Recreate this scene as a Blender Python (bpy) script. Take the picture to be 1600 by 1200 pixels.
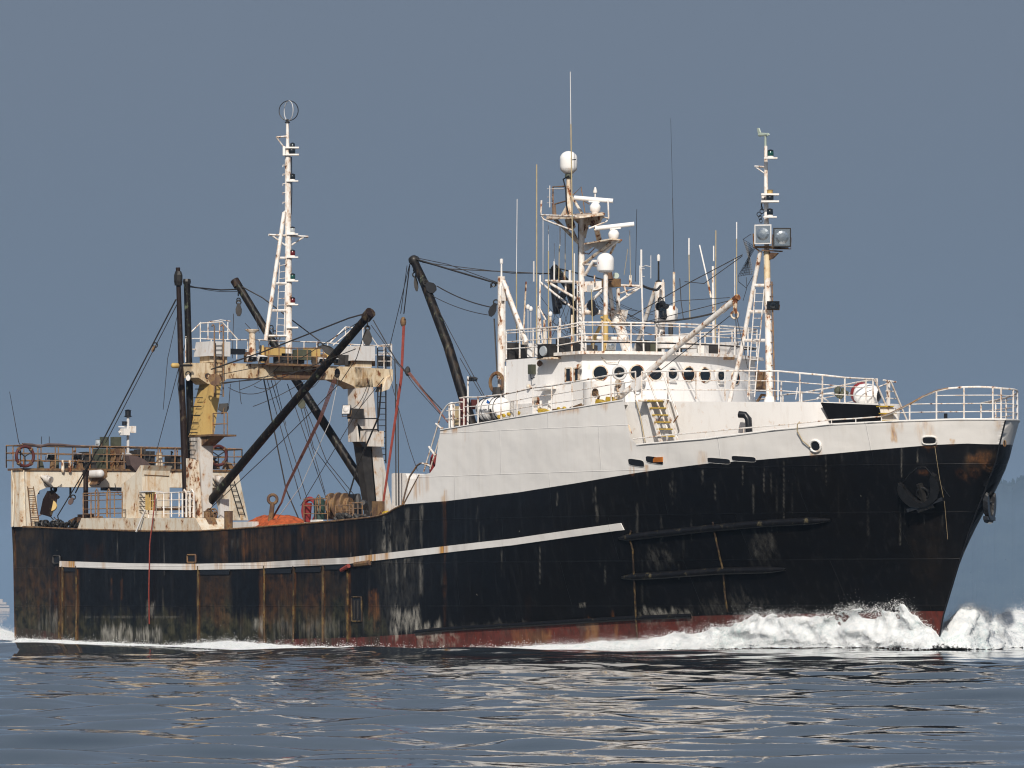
import bpy, math, random
import numpy as np
from mathutils import Vector, Matrix, noise as mnoise
random.seed(7); rng = np.random.default_rng(11)
for o in list(bpy.data.objects): bpy.data.objects.remove(o)
scn = bpy.context.scene
col = scn.collection
# ------------------------------------------------------------------ camera, sky, sun, exposure
TH = math.radians(55.0); SN, CS = math.sin(TH), math.cos(TH)
FOC, DIST, HC, XC, YH = 8650.0, 205.0, 1.4, 27.5, 953.0     # focal length in photo pixels, distance, eye height
VD = Vector((-SN, CS, 0)); RD = Vector((CS, SN, 0)); UP = Vector((0, 0, 1))
CAM = Vector((XC, 0, HC)) - VD * DIST
cd = bpy.data.cameras.new('camera'); cam = bpy.data.objects.new('camera', cd); col.objects.link(cam)
cam.location = CAM; cam.rotation_euler = (math.radians(90), 0, TH)
cd.sensor_width = 36; cd.lens = FOC / 1600 * 36; cd.shift_y = (YH - 600) / 1600
cd.clip_start = 1; cd.clip_end = 30000
scn.camera = cam
SUN_AZ, SUN_EL = math.radians(-39), math.radians(36)        # direction to the sun, from the bow towards starboard
sdir = Vector((math.cos(SUN_AZ) * math.cos(SUN_EL), math.sin(SUN_AZ) * math.cos(SUN_EL), math.sin(SUN_EL)))
sl = bpy.data.lights.new('sun', 'SUN'); sun = bpy.data.objects.new('sun', sl); col.objects.link(sun)
sl.energy = 4.3; sl.angle = math.radians(0.9); sl.color = (1.0, 0.93, 0.84)
sun.rotation_euler = sdir.to_track_quat('Z', 'Y').to_euler()
w = bpy.data.worlds.new("World"); scn.world = w; w.use_nodes = True
nt = w.node_tree; N = nt.nodes; L = nt.links
for n in list(N): N.remove(n)
wo = N.new('ShaderNodeOutputWorld'); bg = N.new('ShaderNodeBackground'); sky = N.new('ShaderNodeTexSky')
sky.sky_type = 'NISHITA'; sky.sun_disc = False; sky.sun_elevation = SUN_EL
sky.sun_rotation = math.radians(90) - SUN_AZ; sky.air_density = 1.3; sky.dust_density = 3.0; sky.ozone_density = 2.0
tc = N.new('ShaderNodeTexCoord'); sx = N.new('ShaderNodeSeparateXYZ'); L.new(tc.outputs['Generated'], sx.inputs[0])
hr = N.new('ShaderNodeValToRGB')          # smoky haze layer of the sky, by elevation
cr = hr.color_ramp; cr.elements[0].position = 0.0; cr.elements[0].color = (1.06, 1.58, 2.16, 1)
cr.elements[1].position = 0.30; cr.elements[1].color = (1.75, 2.1, 2.66, 1)
e = cr.elements.new(0.03); e.color = (1.38, 1.85, 2.50, 1)
e = cr.elements.new(0.10); e.color = (1.54, 1.94, 2.56, 1)
L.new(sx.outputs[2], hr.inputs[0])
mr = N.new('ShaderNodeMapRange'); mr.inputs[1].default_value = 0.15; mr.inputs[2].default_value = 0.55
mr.inputs[3].default_value = 1.0; mr.inputs[4].default_value = 0.25; L.new(sx.outputs[2], mr.inputs[0])
mx = N.new('ShaderNodeMix'); mx.data_type = 'RGBA'
L.new(mr.outputs[0], mx.inputs[0]); L.new(sky.outputs[0], mx.inputs[6]); L.new(hr.outputs[0], mx.inputs[7])
L.new(mx.outputs[2], bg.inputs[0]); bg.inputs[1].default_value = 0.1; L.new(bg.outputs[0], wo.inputs[0])
scn.view_settings.view_transform = 'Standard'; scn.view_settings.look = 'None'
scn.view_settings.exposure = 0; scn.view_settings.gamma = 1
scn.render.engine = 'CYCLES'; scn.cycles.pixel_filter_type = 'BLACKMAN_HARRIS'; scn.cycles.filter_width = 1.15

# ------------------------------------------------------------------ pixel -> ship coordinates
def ray(px, py): return VD + RD * ((px - 800) / FOC) + UP * ((YH - py) / FOC)
def S(px, py, Y):                                            # on the fore-and-aft plane y = Y
    d = ray(px, py); return CAM + d * ((Y - CAM.y) / d.y)
def T(px, py, X):                                            # on the athwartships plane x = X
    d = ray(px, py); return CAM + d * ((X - CAM.x) / d.x)
def DP(px, py, dist): return CAM + ray(px, py) * dist
def sz(p): return (p - CAM).dot(VD) / FOC                    # metres per photo pixel at p
def interp(x, xs, ys): return float(np.interp(x, xs, ys))

# ------------------------------------------------------------------ mesh builder
def basis(d):
    d = d.normalized(); a = UP if abs(d.z) < .95 else Vector((1, 0, 0))
    u = d.cross(a).normalized(); return u, u.cross(d).normalized()
class MB:
    def __init__(s): s.v = []; s.f = []; s.m = []
    def add(s, vs, fs, m=0):
        k = len(s.v); s.v += [tuple(p) for p in vs]; s.f += [tuple(i + k for i in f) for f in fs]; s.m += [m] * len(fs); return s
    def hexa(s, q, m=0):                                     # 8 corners: bottom 4, top 4
        return s.add(q, [(3, 2, 1, 0), (4, 5, 6, 7), (0, 1, 5, 4), (1, 2, 6, 5), (2, 3, 7, 6), (3, 0, 4, 7)], m)
    def box(s, a, b, m=0):
        x0, y0, z0 = (min(a[i], b[i]) for i in range(3)); x1, y1, z1 = (max(a[i], b[i]) for i in range(3))
        return s.hexa([(x0, y0, z0), (x1, y0, z0), (x1, y1, z0), (x0, y1, z0), (x0, y0, z1), (x1, y0, z1), (x1, y1, z1), (x0, y1, z1)], m)
    def cbox(s, c, sx, sy, sz_, rz=0, ry=0, m=0):
        R = Matrix.Rotation(rz, 3, 'Z') @ Matrix.Rotation(ry, 3, 'Y'); c = Vector(c)
        q = [c + R @ Vector((x * sx / 2, y * sy / 2, z * sz_ / 2)) for z in (-1, 1) for x, y in ((-1, -1), (1, -1), (1, 1), (-1, 1))]
        return s.hexa(q, m)
    def tube(s, pts, r, n=6, r1=None, cap=True, m=0):
        pts = [Vector(p) for p in pts]; k = len(pts); vs = []; fs = []
        r1 = r if r1 is None else r1
        for i, p in enumerate(pts):
            d = (pts[min(i + 1, k - 1)] - pts[max(i - 1, 0)]); u, w_ = basis(d if d.length > 1e-6 else UP)
            if i and (u.dot(pu) < 0): u, w_ = -u, -w_
            pu = u; rr = r + (r1 - r) * i / max(k - 1, 1)
            for j in range(n):
                a = 2 * math.pi * j / n; vs.append(p + u * (math.cos(a) * rr) + w_ * (math.sin(a) * rr))
        for i in range(k - 1):
            for j in range(n): fs.append((i * n + j, i * n + (j + 1) % n, (i + 1) * n + (j + 1) % n, (i + 1) * n + j))
        if cap: fs += [tuple(range(n))[::-1], tuple(range((k - 1) * n, k * n))]
        return s.add(vs, fs, m)
    def bar(s, a, b, w_, h, m=0):                            # rectangular bar from a to b
        a = Vector(a); b = Vector(b); u, t = basis(b - a); u *= w_ / 2; t *= h / 2
        return s.hexa([a - u - t, a + u - t, a + u + t, a - u + t, b - u - t, b + u - t, b + u + t, b - u + t], m)
    def lathe(s, c, prof, axis=UP, n=16, m=0):               # prof: (radius, height) along axis
        c = Vector(c); axis = Vector(axis).normalized(); u, w_ = basis(axis); vs = []; fs = []
        for r, h in prof:
            for j in range(n):
                a = 2 * math.pi * j / n; vs.append(c + axis * h + u * (math.cos(a) * r) + w_ * (math.sin(a) * r))
        for i in range(len(prof) - 1):
            for j in range(n): fs.append((i * n + j, i * n + (j + 1) % n, (i + 1) * n + (j + 1) % n, (i + 1) * n + j))
        fs += [tuple(range(n))[::-1], tuple(range((len(prof) - 1) * n, len(prof) * n))]
        return s.add(vs, fs, m)
    def prism(s, poly, off, m=0):                            # 3-D polygon extruded by off
        poly = [Vector(p) for p in poly]; off = Vector(off); n = len(poly)
        return s.add(poly + [p + off for p in poly], [tuple(range(n)), tuple(range(n, 2 * n))[::-1]] +
                     [(i, (i + 1) % n, n + (i + 1) % n, n + i) for i in range(n)], m)
    def torus(s, c, R, r, axis=UP, n=20, k=6, sx=1, sy=1, m=0):
        c = Vector(c); u, w_ = basis(Vector(axis)); ax = Vector(axis).normalized(); vs = []; fs = []
        for i in range(n):
            a = 2 * math.pi * i / n; d = u * (math.cos(a) * sx) + w_ * (math.sin(a) * sy); dn = d.normalized()
            for j in range(k):
                b = 2 * math.pi * j / k; vs.append(c + d * R + dn * (math.cos(b) * r) + ax * (math.sin(b) * r))
        for i in range(n):
            for j in range(k): fs.append((i * k + j, i * k + (j + 1) % k, ((i + 1) % n) * k + (j + 1) % k, ((i + 1) % n) * k + j))
        return s.add(vs, fs, m)
    def ball(s, c, r, sx=1, sy=1, sz_=1, n=14, k=9, m=0):
        c = Vector(c); prof = []
        vs = []; fs = []
        for i in range(k + 1):
            t = math.pi * i / k
            for j in range(n):
                a = 2 * math.pi * j / n
                vs.append(c + Vector((math.sin(t) * math.cos(a) * r * sx, math.sin(t) * math.sin(a) * r * sy, -math.cos(t) * r * sz_)))
        for i in range(k):
            for j in range(n): fs.append((i * n + j, i * n + (j + 1) % n, (i + 1) * n + (j + 1) % n, (i + 1) * n + j))
        return s.add(vs, fs, m)
    def build(s, name, mat, parent=None, smooth=None):
        me = bpy.data.meshes.new(name); me.from_pydata(s.v, [], s.f)
        for mm in (mat if isinstance(mat, (list, tuple)) else [mat]): me.materials.append(mm)
        if any(s.m): me.polygons.foreach_set('material_index', s.m)
        me.validate(); me.update()
        import bmesh
        b = bmesh.new(); b.from_mesh(me); bmesh.ops.recalc_face_normals(b, faces=b.faces); b.to_mesh(me); b.free()
        if smooth is not None:
            me.polygons.foreach_set('use_smooth', [True] * len(me.polygons)); me.set_sharp_from_angle(angle=math.radians(smooth))
        o = bpy.data.objects.new(name, me); col.objects.link(o)
        if parent is not None: o.parent = parent
        return o
def empty(name, loc=(0, 0, 0), parent=None):
    o = bpy.data.objects.new(name, None); col.objects.link(o); o.location = loc; o.empty_display_size = .2
    if parent: o.parent = parent
    return o
def tag(o, label=None, cat=None, group=None, kind=None):
    if label: o['label'] = label
    if cat: o['category'] = cat
    if group: o['group'] = group
    if kind: o['kind'] = kind
    return o

# ------------------------------------------------------------------ materials
def new_mat(name):
    m = bpy.data.materials.new(name); m.use_nodes = True
    nt = m.node_tree; return m, nt, nt.nodes, nt.links, nt.nodes['Principled BSDF']
def nz(nt, scale, detail=4, rough=.55, sc=(1, 1, 1), off=0):
    N, L = nt.nodes, nt.links
    tc = N.new('ShaderNodeTexCoord'); mp = N.new('ShaderNodeMapping'); mp.inputs['Scale'].default_value = sc
    mp.inputs['Location'].default_value = (off, off * 1.7, off * .3)
    n = N.new('ShaderNodeTexNoise'); n.inputs['Scale'].default_value = scale; n.inputs['Detail'].default_value = detail
    n.inputs['Roughness'].default_value = rough
    L.new(tc.outputs['Object'], mp.inputs[0]); L.new(mp.outputs[0], n.inputs['Vector']); return n.outputs[0]
def ramp(nt, src, a, b, lo=0.0, hi=1.0):
    n = nt.nodes.new('ShaderNodeMapRange'); n.inputs[1].default_value = a; n.inputs[2].default_value = b
    n.inputs[3].default_value = lo; n.inputs[4].default_value = hi; nt.links.new(src, n.inputs[0]); return n.outputs[0]
def mixc(nt, fac, a, b):
    n = nt.nodes.new('ShaderNodeMix'); n.data_type = 'RGBA'
    for i, x in ((0, fac), (6, a), (7, b)):
        if isinstance(x, (int, float)): n.inputs[i].default_value = x
        elif isinstance(x, tuple): n.inputs[i].default_value = (*x, 1)
        else: nt.links.new(x, n.inputs[i])
    return n.outputs[2]
def mth(nt, op, a, b=0.0):
    n = nt.nodes.new('ShaderNodeMath'); n.operation = op; n.use_clamp = op not in ('SUBTRACT',)
    for i, x in enumerate((a, b)):
        if isinstance(x, (int, float)): n.inputs[i].default_value = x
        else: nt.links.new(x, n.inputs[i])
    return n.outputs[0]
RUST = (.27, .085, .022); RUSTD = (.085, .03, .014)
def painted(name, base, rust=.3, rough=.5, dirt=.25, spec=.4, scale=1.0, metal=0, rustc=RUST, dirtc=(.30, .20, .11)):
    m, nt, N, L, p = new_mat(name)
    off = (sum(map(ord, name)) % 37) * 1.3
    fine = nz(nt, 3.2 * scale, 8, .66, (1.15, 1.15, .7), off); streak = nz(nt, 2.2 * scale, 5, .6, (2.5, 2.5, .22), off + 3)
    big = nz(nt, .45 * scale, 4, .6, (1, 1, 1), off + 7)
    c = mixc(nt, ramp(nt, big, .35, .7, 0, dirt * .55), base, tuple(x * .72 for x in base))
    c = mixc(nt, mth(nt, 'MULTIPLY', ramp(nt, streak, .52, .78), dirt), c, dirtc)
    t = .80 - rust * .42
    halo = ramp(nt, fine, t - .14, t + .02, 0, .6 if rust > 0 else 0); core = ramp(nt, fine, t - .01, t + .03, 0, 1.0 if rust > 0 else 0)
    c = mixc(nt, halo, c, (min(1, rustc[0] * 1.5 + .04), min(1, rustc[1] * 2.4 + .03), min(1, rustc[2] * 2.0 + .02))); c = mixc(nt, core, c, mixc(nt, ramp(nt, streak, .4, .6), rustc, RUSTD))
    L.new(c, p.inputs['Base Color']); p.inputs['Metallic'].default_value = metal
    p.inputs['Specular IOR Level'].default_value = spec
    L.new(ramp(nt, core, 0, 1, rough, .85), p.inputs['Roughness'])
    b = N.new('ShaderNodeBump'); b.inputs['Strength'].default_value = .35; b.inputs['Distance'].default_value = .02
    L.new(fine, b.inputs['Height']); L.new(b.outputs[0], p.inputs['Normal'])
    return m
def plain(name, base, rough=.6, metal=0, var=.35, scale=3, spec=.4):
    m, nt, N, L, p = new_mat(name)
    n = nz(nt, scale, 6, .6); c = mixc(nt, ramp(nt, n, .3, .7), tuple(x * (1 - var) for x in base), tuple(min(1, x * (1 + var * .5)) for x in base))
    L.new(c, p.inputs['Base Color']); p.inputs['Roughness'].default_value = rough; p.inputs['Metallic'].default_value = metal
    p.inputs['Specular IOR Level'].default_value = spec
    b = N.new('ShaderNodeBump'); b.inputs['Strength'].default_value = .3; b.inputs['Distance'].default_value = .02
    L.new(n, b.inputs['Height']); L.new(b.outputs[0], p.inputs['Normal'])
    return m
M = {}
M['white'] = painted('white_paint', (.76, .74, .71), .24, .45, .3)
M['white_clean'] = painted('clean_white_paint', (.80, .785, .765), .12, .42, .16)
M['white_rail'] = painted('rail_paint', (.74, .72, .69), .46, .45, .1, scale=1.6)
M['cream'] = painted('cream_rusted_paint', (.70, .64, .53), .40, .55, .95, dirtc=(.46, .26, .09))
M['gantry'] = painted('ochre_cream_gantry_paint', (.66, .55, .39), .50, .55, 1.1, dirtc=(.26, .13, .045), rustc=(.20, .07, .02))
M['legwhite'] = painted('grimy_white_paint', (.64, .61, .57), .40, .55, 1.2, dirtc=(.14, .10, .075))
M['yellow'] = painted('ochre_paint', (.52, .36, .13), .32, .6, .6, dirtc=(.2, .11, .04))
M['grey'] = painted('grey_white_paint', (.60, .59, .58), .25, .5, .4)
M['rustwhite'] = painted('rusty_white_tube', (.74, .68, .58), .62, .6, .6, scale=1.4)
M['mast'] = painted('mast_paint', (.78, .76, .73), .48, .45, .2, scale=1.3)
M['rust'] = painted('rusted_steel', (.10, .055, .035), .55, .8, .5, rustc=(.17, .065, .025))
M['rustrail'] = painted('rust_stained_rail', (.15, .105, .08), .5, .75, .5, scale=1.5)
M['rusthead'] = painted('rusty_boom_head', (.55, .40, .24), .75, .7, .9, rustc=(.24, .09, .025))
M['frame_rust'] = painted('rusty_side_frame', (.035, .024, .018), .45, .8, .5, .2, rustc=(.15, .065, .022))
M['boom'] = painted('tarred_boom', (.007, .006, .006), .18, .5, .2, .2, rustc=(.16, .13, .10), scale=1.0)
M['brownboom'] = painted('brown_boom', (.016, .009, .008), .26, .6, .3, .2, rustc=(.10, .05, .03))
M['black'] = plain('black_paint', (.012, .013, .016), .35)
M['dark'] = plain('dark_machinery', (.035, .032, .03), .6, var=.6)
M['iron'] = plain('dark_iron', (.03, .028, .026), .45, .3, .5, 6)
M['anchor'] = plain('glossy_black_iron', (.014, .014, .015), .25, .0, .5, 6, .8)
M['wire'] = plain('wire_rope', (.05, .045, .042), .6, .2)
M['redrope'] = plain('red_rope', (.24, .045, .032), .8, 0, .3, 9)
M['brownrope'] = plain('brown_rope', (.17, .075, .06), .8, 0, .3, 9)
M['tanrope'] = plain('tan_rope', (.45, .36, .22), .85)
M['orange'] = plain('orange_netting', (.42, .085, .022), .9, 0, .6, 5)
M['tan'] = plain('tan_fibreglass', (.42, .34, .20), .6, 0, .2, 4)
M['gelcoat'] = plain('white_gelcoat', (.84, .83, .81), .32, 0, .06, 1)
M['stepyellow'] = plain('yellow_step_paint', (.50, .33, .03), .6, 0, .35, 6)
M['redpaint'] = plain('red_paint', (.24, .028, .028), .5, 0, .3)
M['darkred'] = plain('faded_dark_red', (.085, .02, .018), .7)
M['green'] = plain('dark_green_paint', (.03, .06, .05), .5)
M['olive'] = plain('olive_paint', (.07, .075, .05), .6)
M['canvas'] = plain('brown_canvas', (.10, .07, .065), .9, 0, .3)
M['verdigris'] = plain('grey_green_plastic', (.36, .42, .36), .5, 0, .15)
def glass(name, c=(.01, .014, .018), r=.06):
    m, nt, N, L, p = new_mat(name); p.inputs['Base Color'].default_value = (*c, 1); p.inputs['Roughness'].default_value = r
    p.inputs['Specular IOR Level'].default_value = .6; return m
M['glass'] = glass('window_glass'); M['lens_green'] = glass('green_lens', (.01, .06, .05), .15)
M['lens_red'] = glass('red_lens', (.10, .01, .012), .15); M['lens_clear'] = glass('clear_lens', (.35, .38, .40), .1)
m, nt_, N_, L_, p_ = new_mat('reflector'); p_.inputs['Base Color'].default_value = (.55, .6, .62, 1); p_.inputs['Metallic'].default_value = .9; p_.inputs['Roughness'].default_value = .22; M['mirror'] = m

# ------------------------------------------------------------------ hull form
_st = [T_ for T_ in [(1467, 1000), (1474, 962), (1485, 925), (1500, 875), (1518, 820), (1548, 742), (1556, 722), (1562, 693), (1571, 656)]]
_stp = [S(a, b, 0) for a, b in _st]; STZ = [-2.0, -.5] + [p.z for p in _stp]; STX = [51.5, 51.9] + [p.x for p in _stp]
def XS(z): return np.interp(z, STZ, STX)
ZT = STZ[-1]
def sm(a, b, x): t = np.clip((x - a) / (b - a), 0, 1); return t * t * (3 - 2 * t)
def hb(X, z):                                                # half breadth
    X = np.asarray(X, float); z = np.asarray(z, float); zz = np.minimum(z, ZT)
    t = sm(-.5, 7.0, zz); tt = np.clip(zz / 7.5, 0, 1)
    Bm = 5.47 + .15 * tt; Le = 25 - 6 * tt; p = 1.55 + .7 * t; k = 1.0 - .37 * sm(-.5, 6.0, zz)
    q = np.clip((XS(zz) - X) / Le, 0, 1)
    sh = np.power(np.clip(1 - np.power(1 - q, p), 0, 1), k)
    ast = 1.0 - .02 * (1 - sm(-1, 9, X))
    bil = 1 - .25 * np.clip((-.2 - z) / 2, 0, 1)
    return Bm * sh * ast * bil
def H(px, py, off=0.0):                                      # starboard shell point seen at a photo pixel, moved outward by off
    d = ray(px, py)
    def g(t): p = CAM + d * t; return p.y + float(hb(p.x, p.z)) if p.x < float(XS(min(p.z, ZT))) else p.y
    a, b = (-14 - CAM.y) / d.y, (-.02 - CAM.y) / d.y
    n = 60; pa = a
    for i in range(1, n + 1):
        tcur = a + (b - a) * i / n
        if g(tcur) > 0: lo, hi = pa, tcur; break
        pa = tcur
    else: lo, hi = b, b
    for _ in range(26):
        mid = (lo + hi) / 2
        if g(mid) > 0: hi = mid
        else: lo = mid
    p = CAM + d * hi
    if off: p = p + hn(p.x, p.z) * off
    return p
def hn(X, z):                                                # outward normal of the starboard shell
    e_ = .15; b0 = float(hb(X, z)); dbx = (float(hb(X + e_, z)) - float(hb(X - e_, z))) / (2 * e_); dbz = (float(hb(X, z + e_)) - float(hb(X, z - e_))) / (2 * e_)
    return Vector((-dbx, -1, -dbz)).normalized()
def HP(X, z, off=0.0): return Vector((X, -float(hb(X, z)), z)) + (hn(X, z) * off if off else Vector())
def curve_from(pix): P = [H(*q) for q in pix]; return [p.x for p in P], [p.z for p in P]
PAINT = curve_from([(17, 822), (120, 827), (240, 830), (310, 830), (400, 824), (500, 816), (585, 808), (606, 802), (620, 793), (632, 788), (697, 783), (812, 769), (900, 755), (1000, 738), (1107, 724), (1180, 719), (1300, 709), (1400, 700), (1462, 695), (1512, 693), (1540, 694)])
PAINT[0].append(56.5); PAINT[1].append(S(1562, 695, 0).z)
TOP = curve_from([(632, 787.6), (655, 743), (672, 739), (680, 728), (688, 672), (800, 653), (900, 637), (974, 625), (980, 655), (985, 684), (995, 695), (1100, 686), (1200, 673), (1300, 663), (1400, 658), (1500, 655), (1540, 655)])
TOP[0].append(56.5); TOP[1].append(ZT)
BOOT = curve_from([(17, 979), (75, 986), (110, 1000), (200, 1014), (330, 1014), (400, 1003), (440, 999), (500, 997), (560, 996), (640, 991), (700, 985), (800, 979), (900, 973), (1000, 967), (1100, 962), (1200, 960), (1350, 958), (1440, 955)])
BOOT[0].append(56.5); BOOT[1].append(1.35)
STRIPE = curve_from([(94, 876.5), (200, 880), (300, 881), (400, 879), (450, 876), (545, 871), (600, 864.5), (700, 853), (800, 841.5), (971, 817)])
def project(X, Y, Z):
    dx = X - CAM.x; dy = Y - CAM.y; dz = Z - CAM.z; dep = dx * VD.x + dy * VD.y
    return 800 + FOC * (dx * RD.x + dy * RD.y) / dep, YH - FOC * dz / dep

# hull materials (read the stain attribute laid on the plating)
def zlow(nt):
    tc = nt.nodes.new('ShaderNodeTexCoord'); sp = nt.nodes.new('ShaderNodeSeparateXYZ'); nt.links.new(tc.outputs['Object'], sp.inputs[0]); return ramp(nt, mth(nt, 'ADD', mth(nt, 'MULTIPLY', sp.outputs[2], .25), nz(nt, 1.2, 4, .6, (1, 1, .5), 31)), .78, .98, 1, 0)
def hull_mat(name, base, kind):
    m, nt, N, L, p = new_mat(name)
    at = N.new('ShaderNodeAttribute'); at.attribute_name = 'stain'; se = N.new('ShaderNodeSeparateColor'); L.new(at.outputs['Color'], se.inputs[0])
    R_, G_, B_ = se.outputs[0], se.outputs[1], se.outputs[2]
    fine = nz(nt, 2.6, 9, .7); streak = nz(nt, 1.5, 6, .62, (3.2, 3.2, .16), 4); st2 = nz(nt, 5.0, 5, .6, (3, 3, .1), 9); big = nz(nt, .3, 4, .55)
    if kind == 'black':
        c = mixc(nt, ramp(nt, big, .35, .65), base, (base[0] * .8, base[1] * 1.0, base[2] * 1.35))
        c = mixc(nt, ramp(nt, streak, .54, .82, 0, .22), c, (.06, .06, .064))
        c = mixc(nt, mth(nt, 'MULTIPLY', B_, ramp(nt, streak, .25, .7, .35, 1.0)), c, mixc(nt, zlow(nt), mixc(nt, ramp(nt, fine, .38, .62), (.018, .013, .010), (.060, .040, .024)), mixc(nt, ramp(nt, fine, .40, .60), (.010, .012, .007), (.075, .070, .040))))
        c = mixc(nt, mth(nt, 'MULTIPLY', R_, ramp(nt, fine, .36, .60)), c, mixc(nt, ramp(nt, st2, .4, .6), (.18, .072, .022), (.075, .03, .013)))
        c = mixc(nt, mth(nt, 'MULTIPLY', G_, ramp(nt, nz(nt, 3.0, 9, .72, (1.6, 1.6, .5), 2), .40, .62)), c, (.40, .38, .33))
        c = mixc(nt, ramp(nt, nz(nt, 6.5, 3, .5, (1, 1, .5), 21), .765, .79, 0, .5), c, (.4, .38, .34))
    elif kind == 'white':
        c = mixc(nt, ramp(nt, big, .35, .65), base, tuple(x * .93 for x in base))
        c = mixc(nt, ramp(nt, streak, .50, .85, 0, .22), c, (.46, .40, .33))
        c = mixc(nt, mth(nt, 'MULTIPLY', B_, .6), c, (.30, .27, .25))
        c = mixc(nt, mth(nt, 'MULTIPLY', R_, ramp(nt, streak, .35, .62)), c, mixc(nt, ramp(nt, st2, .45, .65), (.55, .30, .08), (.26, .09, .02)))
        c = mixc(nt, ramp(nt, nz(nt, 5, 8, .7, (1, 1, 1), 13), .74, .78, 0, .8), c, (.30, .13, .05))
    else:
        c = mixc(nt, ramp(nt, fine, .35, .65), base, tuple(x * .55 for x in base))
        c = mixc(nt, ramp(nt, st2, .48, .66, 0, .75), c, (.028, .016, .013)); c = mixc(nt, ramp(nt, nz(nt, .8, 5, .6, (1, 1, .4), 3), .50, .66, 0, .7), c, (.05, .028, .02)); c = mixc(nt, B_, c, (.03, .026, .016))
        c = mixc(nt, mth(nt, 'MULTIPLY', R_, ramp(nt, streak, .3, .6)), c, (.27, .13, .05))
        c = mixc(nt, mth(nt, 'MULTIPLY', G_, ramp(nt, fine, .42, .6)), c, (.42, .38, .32))
    L.new(c, p.inputs['Base Color'])
    p.inputs['Roughness'].default_value = {'black': .40, 'white': .5, 'red': .45}[kind]
    L.new(ramp(nt, fine, .3, .7, {'black': .28, 'white': .42, 'red': .35}[kind], {'black': .55, 'white': .6, 'red': .6}[kind]), p.inputs['Roughness'])
    p.inputs['Specular IOR Level'].default_value = {'black': .22, 'white': .35, 'red': .35}[kind]
    # plate seams and dented plating between the frames
    tcn = N.new('ShaderNodeTexCoord'); br = N.new('ShaderNodeTexBrick'); mp = N.new('ShaderNodeMapping'); mp.inputs['Rotation'].default_value = (math.radians(90), 0, 0)
    L.new(tcn.outputs['Object'], mp.inputs[0]); L.new(mp.outputs[0], br.inputs['Vector'])
    br.inputs['Scale'].default_value = 1; br.inputs['Brick Width'].default_value = 5.8; br.inputs['Row Height'].default_value = 1.55; br.inputs['Mortar Size'].default_value = .018; br.inputs['Mortar Smooth'].default_value = .6
    dent = nz(nt, .9, 2, .4, (1, 1, 1.2), 5)
    b0 = N.new('ShaderNodeBump'); b0.inputs['Strength'].default_value = .5; b0.inputs['Distance'].default_value = .10; L.new(dent, b0.inputs['Height'])
    b1 = N.new('ShaderNodeBump'); b1.inputs['Strength'].default_value = .6; b1.inputs['Distance'].default_value = .02; L.new(br.outputs['Fac'], b1.inputs['Height']); L.new(b0.outputs[0], b1.inputs['Normal'])
    b2 = N.new('ShaderNodeBump'); b2.inputs['Strength'].default_value = .3; b2.inputs['Distance'].default_value = .012; L.new(fine, b2.inputs['Height']); L.new(b1.outputs[0], b2.inputs['Normal'])
    L.new(b2.outputs[0], p.inputs['Normal']); return m
M['hull_black'] = hull_mat('hull_black', (.0048, .0043, .0043), 'black'); M['hull_white'] = hull_mat('hull_white', (.735, .715, .685), 'white'); M['hull_red'] = hull_mat('hull_red', (.125, .026, .018), 'red')
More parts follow.
